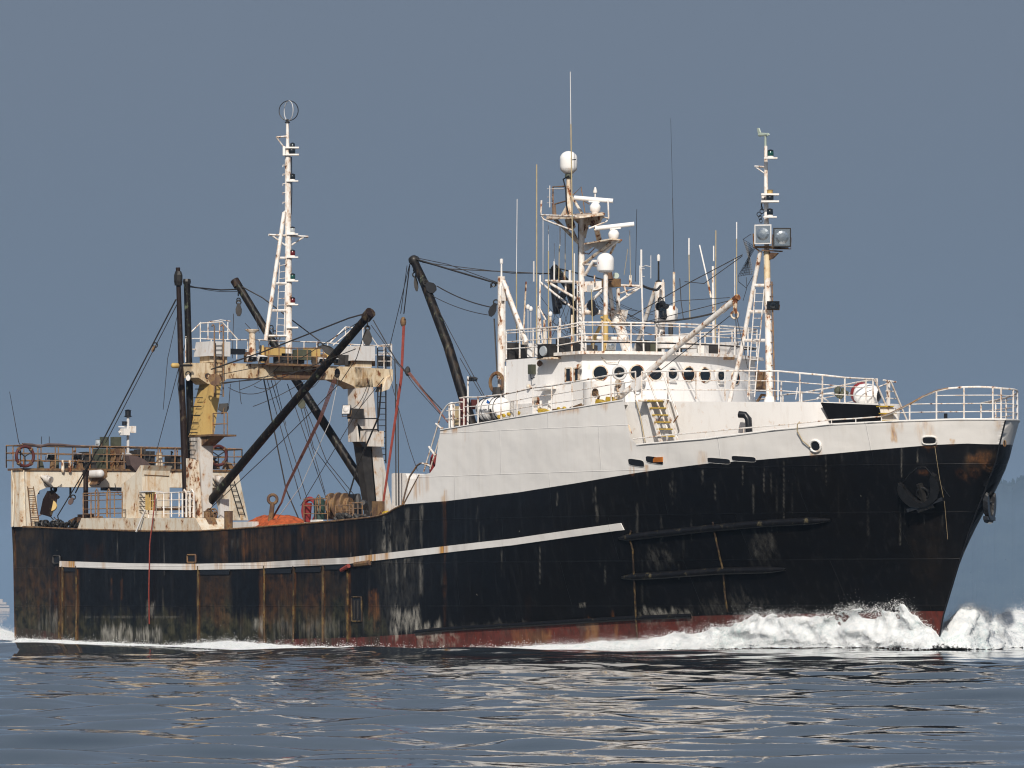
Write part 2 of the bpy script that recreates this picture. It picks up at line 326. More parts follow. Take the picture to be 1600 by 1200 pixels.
# stains: (x0, y0, x1, y1, channel, strength, softness) in photo pixels, laid on the plating where they sit
ST = [
 (10, 822, 78, 1000, 2, .85, 18), (15, 822, 24, 1005, 0, .9, 3), (85, 884, 92, 990, 0, .35, 4), (95, 892, 123, 1000, 2, .85, 3), (93, 880, 99, 1000, 0, .7, 2), (118, 890, 123, 1005, 0, .8, 2),
 (308, 893, 362, 1000, 2, .85, 3), (308, 893, 313, 1000, 0, .55, 2), (330, 955, 362, 975, 0, .3, 6), (318, 829, 440, 875, 2, .7, 18), (345, 829, 356, 872, 0, .35, 5), (380, 826, 425, 872, 0, .18, 12), (430, 822, 560, 872, 2, .45, 20),
 (405, 893, 415, 1005, 0, .6, 3), (415, 895, 440, 975, 0, .25, 8), (415, 895, 545, 1000, 2, .55, 14), (455, 893, 462, 975, 0, .6, 2), (503, 893, 508, 995, 0, .75, 2), (541, 890, 548, 998, 0, .85, 2), (420, 960, 600, 998, 2, .8, 14), (576, 925, 592, 960, 0, .7, 4), (585, 950, 594, 980, 0, .4, 4),
 (598, 800, 603, 860, 1, .5, 3), (607, 806, 611, 880, 1, .5, 3), (590, 810, 650, 975, 1, .07, 15), (632, 800, 634, 900, 1, .25, 2), (618, 830, 621, 960, 1, .2, 2), (656, 790, 660, 930, 1, .3, 3), (693, 788, 697, 985, 0, .28, 2),
 (155, 982, 250, 1002, 1, .75, 8), (60, 955, 95, 985, 1, .35, 10), (172, 905, 176, 935, 0, .5, 2), (188, 905, 192, 935, 0, .6, 2), (228, 940, 242, 965, 1, .6, 4),
 (255, 965, 330, 1000, 2, .7, 12), (362, 965, 420, 1000, 2, .9, 14), (395, 965, 412, 985, 1, .6, 4), (430, 970, 545, 990, 1, .22, 8),
 (612, 952, 658, 992, 1, .75, 7), (640, 975, 690, 990, 1, .7, 6), (655, 990, 695, 1005, 1, .5, 5), (700, 975, 960, 985, 1, .15, 5),
 (1000, 955, 1080, 968, 1, .6, 5), (1080, 940, 1215, 960, 1, .14, 12), (1175, 830, 1215, 880, 1, .12, 10), (1010, 860, 1060, 880, 1, .13, 6),
 (1195, 985, 1500, 985, 0, 0, 1), (1512, 707, 1549, 730, 0, .5, 4), (1516, 726, 1530, 750, 0, .4, 5), (1534, 724, 1546, 742, 0, .4, 4), (1508, 704, 1556, 745, 2, .9, 6), (1495, 735, 1510, 748, 0, .35, 4), (1425, 800, 1470, 900, 2, .15, 14), (1435, 735, 1450, 742, 0, .6, 2),
 (820, 930, 830, 975, 0, .05, 3), (846, 985, 860, 1010, 0, .6, 4), (915, 972, 935, 1005, 0, .75, 5), (955, 955, 960, 968, 0, .8, 2), (960, 970, 966, 1000, 0, .5, 2), (800, 985, 850, 1012, 0, .35, 6), (700, 990, 720, 1004, 1, .5, 4),
 (10, 960, 430, 1020, 2, .7, 12), (60, 840, 75, 960, 2, .5, 8), (440, 905, 455, 990, 0, .3, 8), (470, 920, 500, 990, 0, .25, 12), (515, 900, 538, 960, 2, .6, 10), (30, 900, 85, 960, 0, .18, 14), (130, 850, 160, 880, 0, .12, 6), (420, 826, 560, 870, 0, .14, 20), (320, 905, 350, 950, 0, .22, 10), (100, 900, 116, 985, 0, .32, 7), (380, 830, 386, 872, 0, .35, 4), (470, 822, 475, 870, 0, .3, 3),
 (648, 742, 660, 775, 0, .75, 4), (664, 742, 672, 768, 0, .3, 3), (694, 765, 698, 784, 0, 1.0, 1), (690, 775, 700, 786, 0, .5, 3), (690, 665, 715, 676, 0, .8, 3), (727, 660, 731, 690, 0, .6, 1.5), (865, 636, 880, 646, 0, .6, 3), (880, 632, 905, 645, 0, .6, 3), (935, 628, 950, 638, 0, .5, 3),
 (984, 728, 991, 741, 0, .8, 2), (1007, 726, 1013, 738, 0, .7, 2), (984, 690, 988, 705, 0, .6, 1), (1267, 703, 1283, 712, 0, .8, 2), (1392, 658, 1402, 690, 0, .8, 2), (1385, 657, 1412, 672, 0, .35, 4), (1430, 656, 1460, 690, 0, .42, 8), (1555, 655, 1565, 672, 0, .5, 3), (1500, 655, 1506, 660, 0, .5, 2), (1440, 694, 1464, 699, 0, .7, 2), (1090, 706, 1105, 722, 0, .35, 3), (1484, 686, 1492, 694, 0, .9, 1.5)]
for xa, ya, yb in [(1011, 738, 757), (1050, 738, 790), (1097, 735, 756), (1160, 726, 758), (1193, 726, 770), (1224, 720, 812), (1275, 711, 740), (1315, 705, 720), (1408, 702, 745), (1433, 702, 724), (930, 760, 800), (870, 770, 790), (745, 790, 815), (1060, 880, 905), (1290, 712, 760)]:
    ST.append((xa, ya, xa + 1.2, yb, 1, .28, .9))
ST += [(860, 955, 1000, 957, 1, .0, 1), (130, 963, 280, 965, 1, .25, 1.2), (905, 943, 915, 948, 1, .7, 1.5), (632, 793, 640, 880, 1, .2, 3)]
for _ in range(70):
    xa = rng.uniform(30, 1500); ya = interp(xa, [0, 600, 900, 1500], [835, 815, 765, 705]); ln = rng.uniform(15, 90)
    ya += rng.uniform(0, 150); ST.append((xa, ya, xa + rng.uniform(.4, 2), ya + ln, int(rng.choice([1, 1, 1, 2])) if xa < 700 else 1, rng.uniform(.05, .28), rng.uniform(.8, 2.5)))
def stain_cols(V, ST=ST):
    px, py = project(V[:, 0], V[:, 1], V[:, 2]); out = np.zeros((len(V), 4), np.float32); out[:, 3] = 1
    xz = V[:, 2]; xx = V[:, 0]
    nx = np.sin(xz * 2.3 + xx * .7) * .6 + np.sin(xz * 6.1 + xx * 2) * .3
    ny = np.sin(xx * 4.3 + 1) * .4 + np.sin(xx * 9.7) * .45 + np.sin(xx * 21.3 + 2) * .4 + np.sin(xx * 37.0 + 5) * .3 + np.sin(xx * 1.7) * .5
    for x0, y0, x1, y1, ch, a, sf in ST:
        if a <= 0: continue
        wob = nx * sf * .45; wy = ny * sf * (1.0 if sf > 3 else .5)
        f = np.clip((px + wob - x0) / sf + .5, 0, 1) * np.clip((x1 - px + wob) / sf + .5, 0, 1) * np.clip((py + wy - y0) / (sf * 1.3) + .5, 0, 1) * np.clip((y1 - py + wy * 1.6) / (sf * 2.2) + .5, 0, 1)
        out[:, ch] = 1 - (1 - out[:, ch]) * (1 - a * f)
    return out
def shell(name, xs, lo, hi, nrow, side, mats, parent, bands=None, stains=True, thick=.09):
    """grid of plating between lower and upper height curves; bands gives a material index per row"""
    xs = np.asarray(xs); nC = len(xs); zs = np.zeros((nC, nrow + 1))
    for j in range(nrow + 1):
        zs[:, j] = lo + (hi - lo) * (j / nrow) if bands is None else bands[:, j]
    Xg = np.minimum(np.repeat(xs[:, None], nrow + 1, 1), XS(np.minimum(zs, ZT)) if True else 0)
    Yg = -hb(Xg, zs) * (1 if side < 0 else -1)
    V = np.stack([Xg.ravel(), Yg.ravel(), zs.ravel()], 1); F = []
    idx = np.arange(nC * (nrow + 1)).reshape(nC, nrow + 1)
    a = idx[:-1, :-1].ravel(); b = idx[1:, :-1].ravel(); c = idx[1:, 1:].ravel(); d = idx[:-1, 1:].ravel()
    F = np.stack([a, b, c, d] if side < 0 else [d, c, b, a], 1)
    me = bpy.data.meshes.new(name); me.vertices.add(len(V)); me.vertices.foreach_set('co', V.ravel())
    me.loops.add(F.size); me.loops.foreach_set('vertex_index', F.ravel().astype(np.int32)); me.polygons.add(len(F))
    me.polygons.foreach_set('loop_start', np.arange(0, F.size, 4, dtype=np.int32)); me.polygons.foreach_set('loop_total', np.full(len(F), 4, np.int32))
    for mm in mats: me.materials.append(mm)
    return me, V, F, idx
def finish(me, name, parent, V=None, stains=False, matidx=None, thick=.09):
    if matidx is not None: me.polygons.foreach_set('material_index', matidx.astype(np.int32))
    me.polygons.foreach_set('use_smooth', [True] * len(me.polygons))
    if stains:
        at = me.color_attributes.new('stain', 'FLOAT_COLOR', 'POINT'); at.data.foreach_set('color', stain_cols(V).ravel())
    me.update(); o = bpy.data.objects.new(name, me); col.objects.link(o); o.parent = parent
    return o
# ------------------------------------------------------------------ the trawler
ship = tag(empty('fishing_trawler'), 'large rust streaked black hulled fishing trawler with white superstructure steaming through the water', 'fishing boat')
def hull_cols(step):
    xs = list(np.arange(0, 46, step)) + list(np.arange(46, 52, step * .8)) + list(np.linspace(52, 56.2, int(4.2 / step * 2.2)))
    return np.array(sorted(set(xs)))
def build_hull(side, step, nr, nb):
    xs = hull_cols(step); boot = np.interp(xs, *BOOT); paint = np.interp(xs, *PAINT)
    rows = [np.linspace(-1.6, 1, nr + 1)[None] * 0 + (-1.6 + (boot + 1.6)[:, None] * np.linspace(0, 1, nr + 1)[None])]
    rows.append(boot[:, None] + (paint - boot)[:, None] * np.linspace(0, 1, nb + 1)[None, 1:])
    B = np.concatenate(rows, 1); nrow = B.shape[1] - 1
    me, V, F, idx = shell('hull', xs, None, None, nrow, side, [M['hull_red'], M['hull_black'], M['hull_white']], ship, bands=B)
    mi = np.tile(np.array([0] * nr + [1] * nb), len(xs) - 1)
    return me, V, mi
me, V, mi = build_hull(-1, .07, 18, 88); hull = finish(me, 'hull', ship, V, True, mi)
tag(hull, 'black steel hull with red bottom paint and rust streaks')
me, V, mi = build_hull(1, .4, 4, 14); finish(me, 'port_plating', hull, V, False, mi)
def build_top(side, step, nrw, parent, name):
    xs = set(np.arange(TOP[0][0], 52, step)) | set(np.linspace(52, 56.2, int(4.2 / step * 2.2))) | set(TOP[0][:-1])
    xs = np.array(sorted(xs)); lo = np.interp(xs, *PAINT); hi = np.maximum(np.interp(xs, *TOP), lo + .002)
    me, V, F, idx = shell(name, xs, lo, hi, nrw, side, [M['hull_white']], parent)
    return finish(me, name, parent, V, side < 0, None, .08)
sup = build_top(-1, .09, 36, ship, 'superstructure'); tag(sup, 'off-white upper side plating of the trawler')
build_top(1, .4, 6, sup, 'port_side_plating')
# transom and decks
mb = MB(); zt0 = PAINT[1][0]
mb.prism([(0.03, -float(hb(0, zt0)) + .05, zt0 - .02), (0.03, float(hb(0, zt0)) - .05, zt0 - .02), (0.03, float(hb(0, 0)) - .1, -1.5), (0.03, -float(hb(0, 0)) + .1, -1.5)], (.12, 0, 0)); mb.build('transom', M['rust'], hull)
def deck(name, xs, zf, parent, mat, inset=.1, th=.06):
    pl = [Vector((x, -float(hb(x, zf(x))) + inset, zf(x))) for x in xs]; vs = []; fs = []
    for p in pl: vs += [p, Vector((p.x, -p.y, p.z))]
    n = len(pl); vs += [v - Vector((0, 0, th)) for v in vs]
    for i in range(n - 1):
        a, b, c, d = 2 * i, 2 * i + 1, 2 * i + 3, 2 * i + 2; fs += [(a, b, c, d), (a + 2 * n, d + 2 * n, c + 2 * n, b + 2 * n), (a, d, d + 2 * n, a + 2 * n), (b, b + 2 * n, c + 2 * n, c)]
    fs += [(0, 2 * n, 2 * n + 1, 1), (2 * n - 2, 2 * n - 1, 4 * n - 1, 4 * n - 2)]
    m_ = MB(); m_.add(vs, fs); return m_.build(name, mat, parent)
deck('working_deck', np.linspace(.2, 30, 16), lambda x: np.interp(x, *PAINT) - .95, ship, M['rust'])
deck('foredeck', np.linspace(30, 55.3, 26), lambda x: np.interp(x, *PAINT) - .05, ship, M['rust'], .12)
xb0 = TOP[0][4]; xb1 = TOP[0][7]
zdk = lambda x: float(np.interp(x, [xb0, xb1], [TOP[1][4] - .06, TOP[1][7] - .06]))
deck('boat_deck', np.linspace(xb0 + .1, xb1 - .05, 12), zdk, sup, M['grey'], .085, .1)
mb = MB(); x0_ = xb0 + .12                                   # aft end wall of the superstructure
mb.box((x0_, -5.4, PAINT[1][5] - 1), (x0_ + .1, 5.4, zdk(x0_) - .12)); mb.build('end_wall', M['white'], sup)
# stripe (raised half-round bar painted white)
sx_, sz_ = STRIPE; mb = MB(); xs = np.linspace(sx_[0], sx_[-1], 160); vs = []; fs = []
for i, x in enumerate(xs):
    z = interp(x, sx_, sz_); hgt = .235
    xx = x
    for zz, of in ((z, .01), (z, .05), (z - hgt, .05), (z - hgt, .01)): vs.append(HP(xx + (zz - z) * (-.35 if i == len(xs) - 1 else 0), zz, of))
for i in range(len(xs) - 1):
    for j in range(3): fs.append((4 * i + j, 4 * i + j + 1, 4 * i + j + 5, 4 * i + j + 4))
fs += [(0, 3, 2, 1), (4 * len(xs) - 4, 4 * len(xs) - 3, 4 * len(xs) - 2, 4 * len(xs) - 1)]
mb.add(vs, fs); M['stripe'] = painted('stripe_paint', (.72, .70, .66), .24, .5, .9, scale=.9, dirtc=(.40, .22, .08)); so = mb.build('stripe', M['hull_white'], hull)
sv = np.array([v.co for v in so.data.vertices]); sa = so.data.color_attributes.new('stain', 'FLOAT_COLOR', 'POINT')
sa.data.foreach_set('color', stain_cols(sv, [(90, 860, 119, 900, 0, 1, 4), (289, 860, 312, 900, 0, .9, 5), (335, 860, 350, 900, 0, .7, 6), (380, 860, 425, 900, 0, .5, 10), (430, 860, 548, 900, 2, 1, 12), (470, 860, 500, 900, 0, .6, 10), (545, 855, 606, 890, 0, .9, 8), (560, 855, 585, 890, 2, .5, 8), (625, 850, 650, 880, 2, .4, 8), (684, 845, 699, 875, 0, 1.2, 4), (705, 845, 730, 870, 2, .5, 6), (840, 830, 845, 850, 2, .4, 2), (160, 870, 165, 890, 0, .5, 2), (215, 870, 245, 890, 2, .25, 8)]).ravel())
# rubbing bars on the bow quarter
def hull_pts(pix, off=0.0, n=4):
    out = []
    for (a, b), (c, d) in zip(pix[:-1], pix[1:]):
        for i in range(n): t = i / n; out.append(H(a + (c - a) * t, b + (d - b) * t, off))
    out.append(H(*pix[-1], off)); return out
M['rub'] = painted('scuffed_rubbing_bar', (.006, .006, .007), .17, .4, .2, .22, rustc=(.10, .055, .035), dirtc=(.05, .045, .045))
for pix in ([(968, 841), (1020, 835), (1100, 826), (1200, 817), (1298, 812)], [(972, 902), (1040, 898), (1120, 892), (1228, 889)]):
    pts = hull_pts(pix, .02, 8); mb = MB(); k = len(pts)
    for i in range(k - 1):
        ra = .125 * min(1, .35 + i * .3, .35 + (k - 1 - i) * .3); rb = .125 * min(1, .35 + (i + 1) * .3, .35 + (k - 2 - i) * .3)
        mb.tube([pts[i], pts[i + 1]], ra, 10, rb)
    mb.build('rubbing_bar', M['rub'], hull, 60)
mb = MB(); mb.tube(hull_pts([(650, 988), (700, 983), (800, 977), (900, 971), (1000, 965), (1080, 962)], 0, 6), .09, 8); mb.build('rubbing_bar', M['rub'], hull, 60)
for pix in ([(987, 829), (985, 840), (990, 858), (992, 902), (995, 965), (997, 1000)], [(1115, 815), (1117, 828), (1126, 870), (1131, 890), (1134, 930), (1138, 955)]):
    MB().tube(hull_pts(pix, .05, 3), .035, 6).build('drain_pipe', M['frame_rust'], hull)
for px_ in (93, 98, 119.5, 310, 413, 459, 505, 543.5): MB().bar(H(px_ + .5, 884, .0), H(px_, 1003, .0), .11, .06).build('side_frame', M['frame_rust'], hull)
MB().bar(HP(.08, PAINT[1][0]), HP(.08, -.5), .12, .1).build('corner_bar', M['frame_rust'], hull)
# openings in the plating: flat black sheet painted as the shaded hole, raised rim around it
def opening(px, py, w_, h, rnd, rimmat, name, parent, rim=.035, hole_shade=None, tilt=0):
    c = H(px, py); n = hn(c.x, c.z); k = sz(c); u = Vector((n.y, -n.x, 0)).normalized() * -1
    u = u if u.dot(RD) > 0 else -u; vup = n.cross(u).normalized(); vup = vup if vup.z > 0 else -vup
    pu = u.dot(RD); W = w_ * k / pu / 2; Hh = h * k / 2; pts = []
    for i in range(28):
        a = 2 * math.pi * i / 28; ca, sa = math.cos(a), math.sin(a); e_ = rnd
        x = abs(ca) ** e_ * (1 if ca > 0 else -1) * W; y = abs(sa) ** e_ * (1 if sa > 0 else -1) * Hh
        p_ = c + u * x + vup * (y + x * tilt); hp = HP(p_.x, p_.z); pts.append(hp)
    mb = MB(); q = [p + n * .015 for p in pts]; mb.add(q, [tuple(range(28))]); o = mb.build(name, hole_shade or M['black'], parent)
    r_ = MB(); r_.tube([p + n * .02 for p in pts] + [pts[0] + n * .02], rim, 6, cap=False); r_.build('rim', rimmat, o, 60); return o
slope = .13
opening(994.5, 723, 24, 11, .5, M['hull_white'], 'freeing_port', sup, .004, tilt=-.12); f2 = opening(1023, 719, 26, 11, .5, M['hull_white'], 'freeing_port', sup, .004, tilt=-.12)
opening(1123.5, 720, 34, 8.5, .4, M['hull_white'], 'freeing_port', sup, .004, tilt=-.08); opening(1162.5, 717, 36, 8.5, .4, M['hull_white'], 'freeing_port', sup, .004, tilt=-.07)
p0 = H(1029, 718, .03); MB().cbox(p0, .52, .04, .17).build('orange_cover', plain('orange_rubber', (.40, .12, .01), .6), sup)
opening(1274.5, 697, 16, 18, .95, M['white'], 'fairlead', sup, .045); opening(1452, 688, 22, 13, .6, M['white'], 'fairlead', sup, .03)
opening(1570, 693, 3, 9, .8, M['rust'], 'fairlead', sup, .02)
opening(89, 874.5, 12, 12, .35, M['dark'], 'mooring_port', hull, .04); opening(300, 873, 14, 12, .2, M['rust'], 'mooring_port', hull, .04)
for x0, x1, yy in ((99, 121, 889), (311, 361, 894), (414, 457, 892), (461, 503, 890), (507, 541, 886), (546, 582, 882)):
    opening((x0 + x1) / 2, yy, x1 - x0, 8, .15, M['hull_black'], 'side_slot', hull, .012)
MB().tube([H(537, 891, .1), H(550, 884, .15)], .08, 8).build('orange_pipe', M['redrope'], hull)
MB().tube([H(556, 882, .02), H(580, 879, .05)], .10, 8).build('rolled_net', M['rust'], hull)
opening(558, 952, 16, 38, .1, M['frame_rust'], 'side_hatch', hull, .035)
mb = MB()
for dx_ in (-3, 2): mb.bar(H(558 + dx_, 938, .03), H(558 + dx_, 968, .03), .06, .05)
mb.build('hatch_bar', M['dark'], hull)
# bow details: scuffs as raised steel numbers are worn away; hull mounted ladder bits
mb = MB(); mb.tube(hull_pts([(1461, 697), (1468, 745), (1474, 775), (1476, 785), (1480, 830), (1481, 842)], .03, 4), .007, 5); mb.build('hanging_line', M['tan'], hull)
# anchors' pocket frame
mb = MB(); mb.tube(hull_pts([(1405, 762), (1420, 742), (1434, 730), (1446, 730), (1462, 748), (1484, 776)], .0, 4), .02, 6); mb.build('anchor_pocket', M['anchor'], hull, 60)
def anchor(name, lab, F):
    """F maps (u right, v up, d outwards) in metres to the hull"""
    a = tag(empty(name, F(0, 0, 0)), lab, 'anchor', 'anchors housed on the bow'); O = a.location.copy()
    g = lambda u, v, d: F(u, v, d) - O
    for s_ in (-1, 1):
        prof = [(.0, -.46), (.30, -.42), (.56, -.28), (.74, .0), (.80, .28), (.76, .52), (.66, .66), (.54, .50), (.46, .22), (.34, -.06), (.20, -.24), (.0, -.30)]
        poly = [g(s_ * u, v, .10) for u, v in prof]; mb = MB(); mb.prism(poly, F(0, 0, .22) - F(0, 0, 0)); mb.build('fluke', M['anchor'], a)
    mb = MB(); mb.bar(g(-.72, -.46, .20), g(.72, -.42, .20), .16, .12); mb.tube([g(-.35, -.52, .16), g(.30, -.50, .16)], .13, 8); mb.build('crown', M['anchor'], a)
    MB().bar(g(0, -.4, .18), g(0, .35, .06), .16, .16).build('shank', M['iron'], a)
    MB().torus(g(.02, -.02, .12), .20, .045, F(0, 0, 1) - F(0, 0, 0)).build('ring', M['anchor'], a, 60)
    return a
c0 = H(1442, 768); n0 = hn(c0.x, c0.z); u0 = Vector((-n0.y, n0.x, 0)).normalized(); v0 = n0.cross(u0); v0 = v0 if v0.z > 0 else -v0
u0, v0 = (u0 + v0 * .30).normalized(), (v0 - u0 * .22).normalized()
anchor('anchor', 'black stockless anchor with both flukes showing on the starboard bow', lambda u, v, d: c0 + u0 * u * .92 + v0 * v * .92 + n0 * d)
zc_ = 1.4 + 163 * 184 / FOC; xx_ = float(XS(zc_)) - .15
while project(xx_, float(hb(xx_, zc_)), zc_)[0] < 1538 and xx_ > 46: xx_ -= .03
cp = Vector((xx_, float(hb(xx_, zc_)), zc_)); npv = hn(xx_, zc_); npv = Vector((npv.x, -npv.y, npv.z)); u0 = Vector((npv.y, -npv.x, 0)).normalized(); v0 = Vector((0, 0, 1)); u0 = Vector((u0.x, -u0.y, 0)); up_ = Vector((u0.x, -u0.y, u0.z)); vp_ = Vector((v0.x, -v0.y, v0.z))
print('port anchor', cp, npv)
anchor('anchor', 'rust brown anchor jutting out past the stem on the far bow', lambda u, v, d: cp + up_ * u * .5 + vp_ * v * .8 + npv * (d * .9 + .02))

mb = MB(); mb.tube([S(a, b, 0) for a, b in _st] , .028, 8); mb.build('stem_bar', M['black'], hull, 60)
# cap rails along the plating edges
def edge_rail(xs, zf, r, mat, name, parent, both=True, off=0):
    for s_ in ((-1, 1) if both else (-1,)):
        pts = [Vector((min(x, float(XS(min(zf(x), ZT)))), s_ * float(hb(x, zf(x))), zf(x))) for x in xs]
        MB().tube(pts, r, 6).build(name, mat, parent, 60)
edge_rail(list(np.linspace(TOP[0][10], 52, 40)) + list(np.linspace(52.2, 55.9, 30)), lambda x: interp(x, *TOP), .035, M['hull_white'], 'cap_rail', sup)
edge_rail(list(np.linspace(0, TOP[0][0], 50)), lambda x: interp(x, *PAINT), .04, M['rust'], 'cap_rail', hull)
edge_rail(list(np.linspace(TOP[0][4], TOP[0][7], 30)), lambda x: interp(x, *TOP), .03, M['hull_white'], 'cap_rail', sup)

# ------------------------------------------------------------------ helpers for outfit
V3 = Vector
def rails(pts_low, pts_top, mat, name, parent, posts=True, mid=(.35, .68), r=.03, rp=.03, rm=.018, smooth=True):
    """a railing: posts from pts_low to pts_top, a top rail and middle rails"""
    mb = MB(); mb.tube(pts_top, r, 6)
    for f in mid: mb.tube([a.lerp(b, f) for a, b in zip(pts_low, pts_top)], rm, 5)
    if posts:
        for a, b in zip(pts_low, pts_top): mb.tube([a, b], rp, 6)
    return mb.build(name, mat, parent, 60)
def ladder(a0, b0, a1, b1, nr, mat, parent, r=.022, rr=.015, name='ladder'):
    mb = MB(); mb.tube([a0, b0], r, 5); mb.tube([a1, b1], r, 5)
    for i in range(nr): f = (i + .5) / nr; mb.tube([a0.lerp(b0, f), a1.lerp(b1, f)], rr, 5)
    return mb.build(name, mat, parent)
def rope(name, pts, r, mat, parent, sag=0, n=1):
    out = []
    for a, b in zip(pts[:-1], pts[1:]):
        k = 10 if sag else n
        for i in range(k): t = i / k; out.append(a.lerp(b, t) - UP * (sag * 4 * t * (1 - t)))
    out.append(pts[-1]); return MB().tube(out, r, 5).build(name, mat, parent)
def wire(pix, Y, r=.016, mat='wire', sag=0):
    """Y: one plane or (start, end) planes"""
    k = len(pix); ys = [Y] * k if isinstance(Y, (int, float)) else [Y[0] + (Y[1] - Y[0]) * i / (k - 1) for i in range(k)]
    return rope('rigging_wire', [S(a, b, y) for (a, b), y in zip(pix, ys)], r, M[mat], ship, sag)
def block(px, py, Y, w_, h, label, tilt=0, mat='dark', name='pulley_block', chain=None):
    """hanging pulley block seen side on: cheeks, sheave and shackle"""
    c = S(px, py, Y); k = sz(c); o = tag(empty(name, c), label, 'pulley block', 'pulley blocks hanging from the booms and gantries')
    W, Hh = w_ * k / 2, h * k / 2; R = Matrix.Rotation(tilt, 3, 'Y'); fr = (RD * .8 + V3((0, 0, 0))).normalized(); dep = VD
    def q(a, b, d): a, b = a * math.cos(tilt) - b * math.sin(tilt), a * math.sin(tilt) + b * math.cos(tilt); return fr * a + UP * b + dep * d
    prof = [(-.35 * W, Hh), (.35 * W, Hh), (.95 * W, .1 * Hh), (.9 * W, -.5 * Hh), (.4 * W, -Hh), (-.4 * W, -Hh), (-.9 * W, -.5 * Hh), (-.95 * W, .1 * Hh)]
    for d in (-.10, .06): MB().prism([q(a, b, d) for a, b in prof], dep * .04).build('cheek', M[mat], o)
    MB().lathe(q(0, -.2 * Hh, -.05), [(W * .7, 0), (W * .55, .05), (W * .7, .1)], dep, 14).build('sheave', M['rust'], o)
    MB().torus(q(0, Hh * 1.15, 0), .09, .025, dep).build('shackle', M['iron'], o)
    return o
def lifebuoy(c, R_, axis, label, mat='redpaint'):
    o = tag(empty('lifebuoy', c), label, 'life ring', 'life rings hung on the railings')
    MB().torus((0, 0, 0), R_, .065, axis, 26, 8).build('ring', M['darkred'], o, 60)
    ax = V3(axis).normalized(); u, w2 = basis(ax); mb = MB()
    for i in range(4):
        a = math.pi / 4 + i * math.pi / 2; d = (u * math.cos(a) + w2 * math.sin(a)); mb.tube([d * (R_ - .07), d * (R_ + .07)], .075, 6)
    mb.build('band', M['rust'], o); mb = MB()
    for a in (math.pi / 2, math.pi * 7 / 6, -math.pi / 6): mb.tube([V3((0, 0, 0)), V3((0, math.cos(a) * R_, math.sin(a) * -R_)) if axis[0] else V3((math.cos(a) * R_, 0, -math.sin(a) * R_))], .025, 5)
    mb.build('holder', M['iron'], o); return o
def floodlight(c, aim, wd, hg, dp, parent, mat='grey', face='mirror', name='floodlight'):
    c = V3(c); aim = V3(aim).normalized(); u, t = basis(aim); t = t if t.z > 0 else -t
    q = lambda a, b, d: c + u * a + t * b + aim * d
    mb = MB(); A, B = wd / 2, hg / 2
    mb.hexa([q(-A * .6, -B * .6, -dp), q(A * .6, -B * .6, -dp), q(A * .6, B * .6, -dp), q(-A * .6, B * .6, -dp), q(-A, -B, 0), q(A, -B, 0), q(A, B, 0), q(-A, B, 0)])
    o = mb.build(name, M[mat], parent)
    f = MB(); f.hexa([q(-A * .88, -B * .88, .004), q(A * .88, -B * .88, .004), q(A * .88, B * .88, .004), q(-A * .88, B * .88, .004), q(-A * .86, -B * .86, .02), q(A * .86, -B * .86, .02), q(A * .86, B * .86, .02), q(-A * .86, B * .86, .02)]); 
    f.lathe(q(0, 0, .02), [(min(A, B) * .75, 0), (min(A, B) * .5, .04), (.03, .05)], aim, 12)
    f.build('lens', M[face], o)
    MB().tube([q(-A * 1.05, 0, -dp * .4), q(-A * 1.05, -B * 1.2, -dp * .4), q(A * 1.05, -B * 1.2, -dp * .4), q(A * 1.05, 0, -dp * .4)], .018, 5).build('bracket', M['rust'], o)
    return o
def navlight(c, parent, lens='lens_clear', r=.11, h=.22, shelf=True, mat='white', sx=1):
    c = V3(c); o = None; mb = MB()
    if shelf: mb.cbox(c - UP * .03, .46, .34, .05, rz=TH)
    mb.lathe(c, [(r, 0), (r, .04), (r * .8, .05)], UP, 10); o = mb.build('lamp_shelf' if shelf else 'lamp_base', M[mat], parent)
    MB().lathe(c + UP * .04, [(r * .85, 0), (r, .03), (r, h * .7), (r * .85, h * .8)], UP, 12).build('navigation_light', M[lens], parent, 60)
    MB().lathe(c + UP * (.04 + h * .8), [(r * 1.05, 0), (r * .9, .03), (r * .3, .06)], UP, 12).build('lamp_cap', M['black'], parent, 60)
def P2(pix, X): return [T(a, b, X) for a, b in pix]

# ------------------------------------------------------------------ stern gantry
XG = .85
sg = tag(empty('stern_gantry', parent=ship), 'cream rust stained gantry frame standing over the stern')
frame = P2([(31, 735), (372, 735), (374, 745), (388, 813), (360, 813), (350, 775), (341, 762), (75, 761), (62, 766), (57, 775), (61, 823), (31, 823)], XG)
mb = MB(); mb.prism(frame, (-.72, 0, 0)); mb.build('frame', M['cream'], sg)
MB().prism([p + V3((.06, 0, 0)) for p in P2([(29, 731.5), (376, 734), (376, 737), (29, 735)], XG)], (-.95, 0, 0)).build('walkway', M['rust'], sg)
Z0 = T(200, 733, XG).z; Zr = T(200, 699, XG).z; yl, yr = T(31, 733, XG).y, T(377, 733, XG).y
for xx in (XG + .05, -.25):
    n_ = 13; lo = [V3((xx, yl + (yr - yl) * i / n_, Z0)) for i in range(n_ + 1)]; top = [V3((p.x, p.y, T(200, 698.5, XG).z)) for p in lo]
    rails(lo, top, M['rustrail'], 'railing', sg, r=.035, rm=.02, mid=(.32, .64))
for yy in (yl, yr):
    lo = [V3((x, yy, Z0)) for x in (-.25, .3, XG + .05)]; rails(lo, [V3((p.x, p.y, Zr)) for p in lo], M['rustrail'], 'railing', sg)
mb = MB()                                                      # canvas dodger sagging on the rail
tp = [T(x, y, XG + .07) for x, y in ((35, 694), (50, 695), (62, 698), (75, 694.5), (95, 695), (112, 697), (125, 697.5))]
mb.tube(tp, .06, 6); mb.build('furled_canvas', M['canvas'], sg)
ladder(T(52, 760, XG + .1), T(62, 822, XG + .1), T(43, 760, XG + .1), T(49, 822, XG + .1), 9, M['rust'], sg)
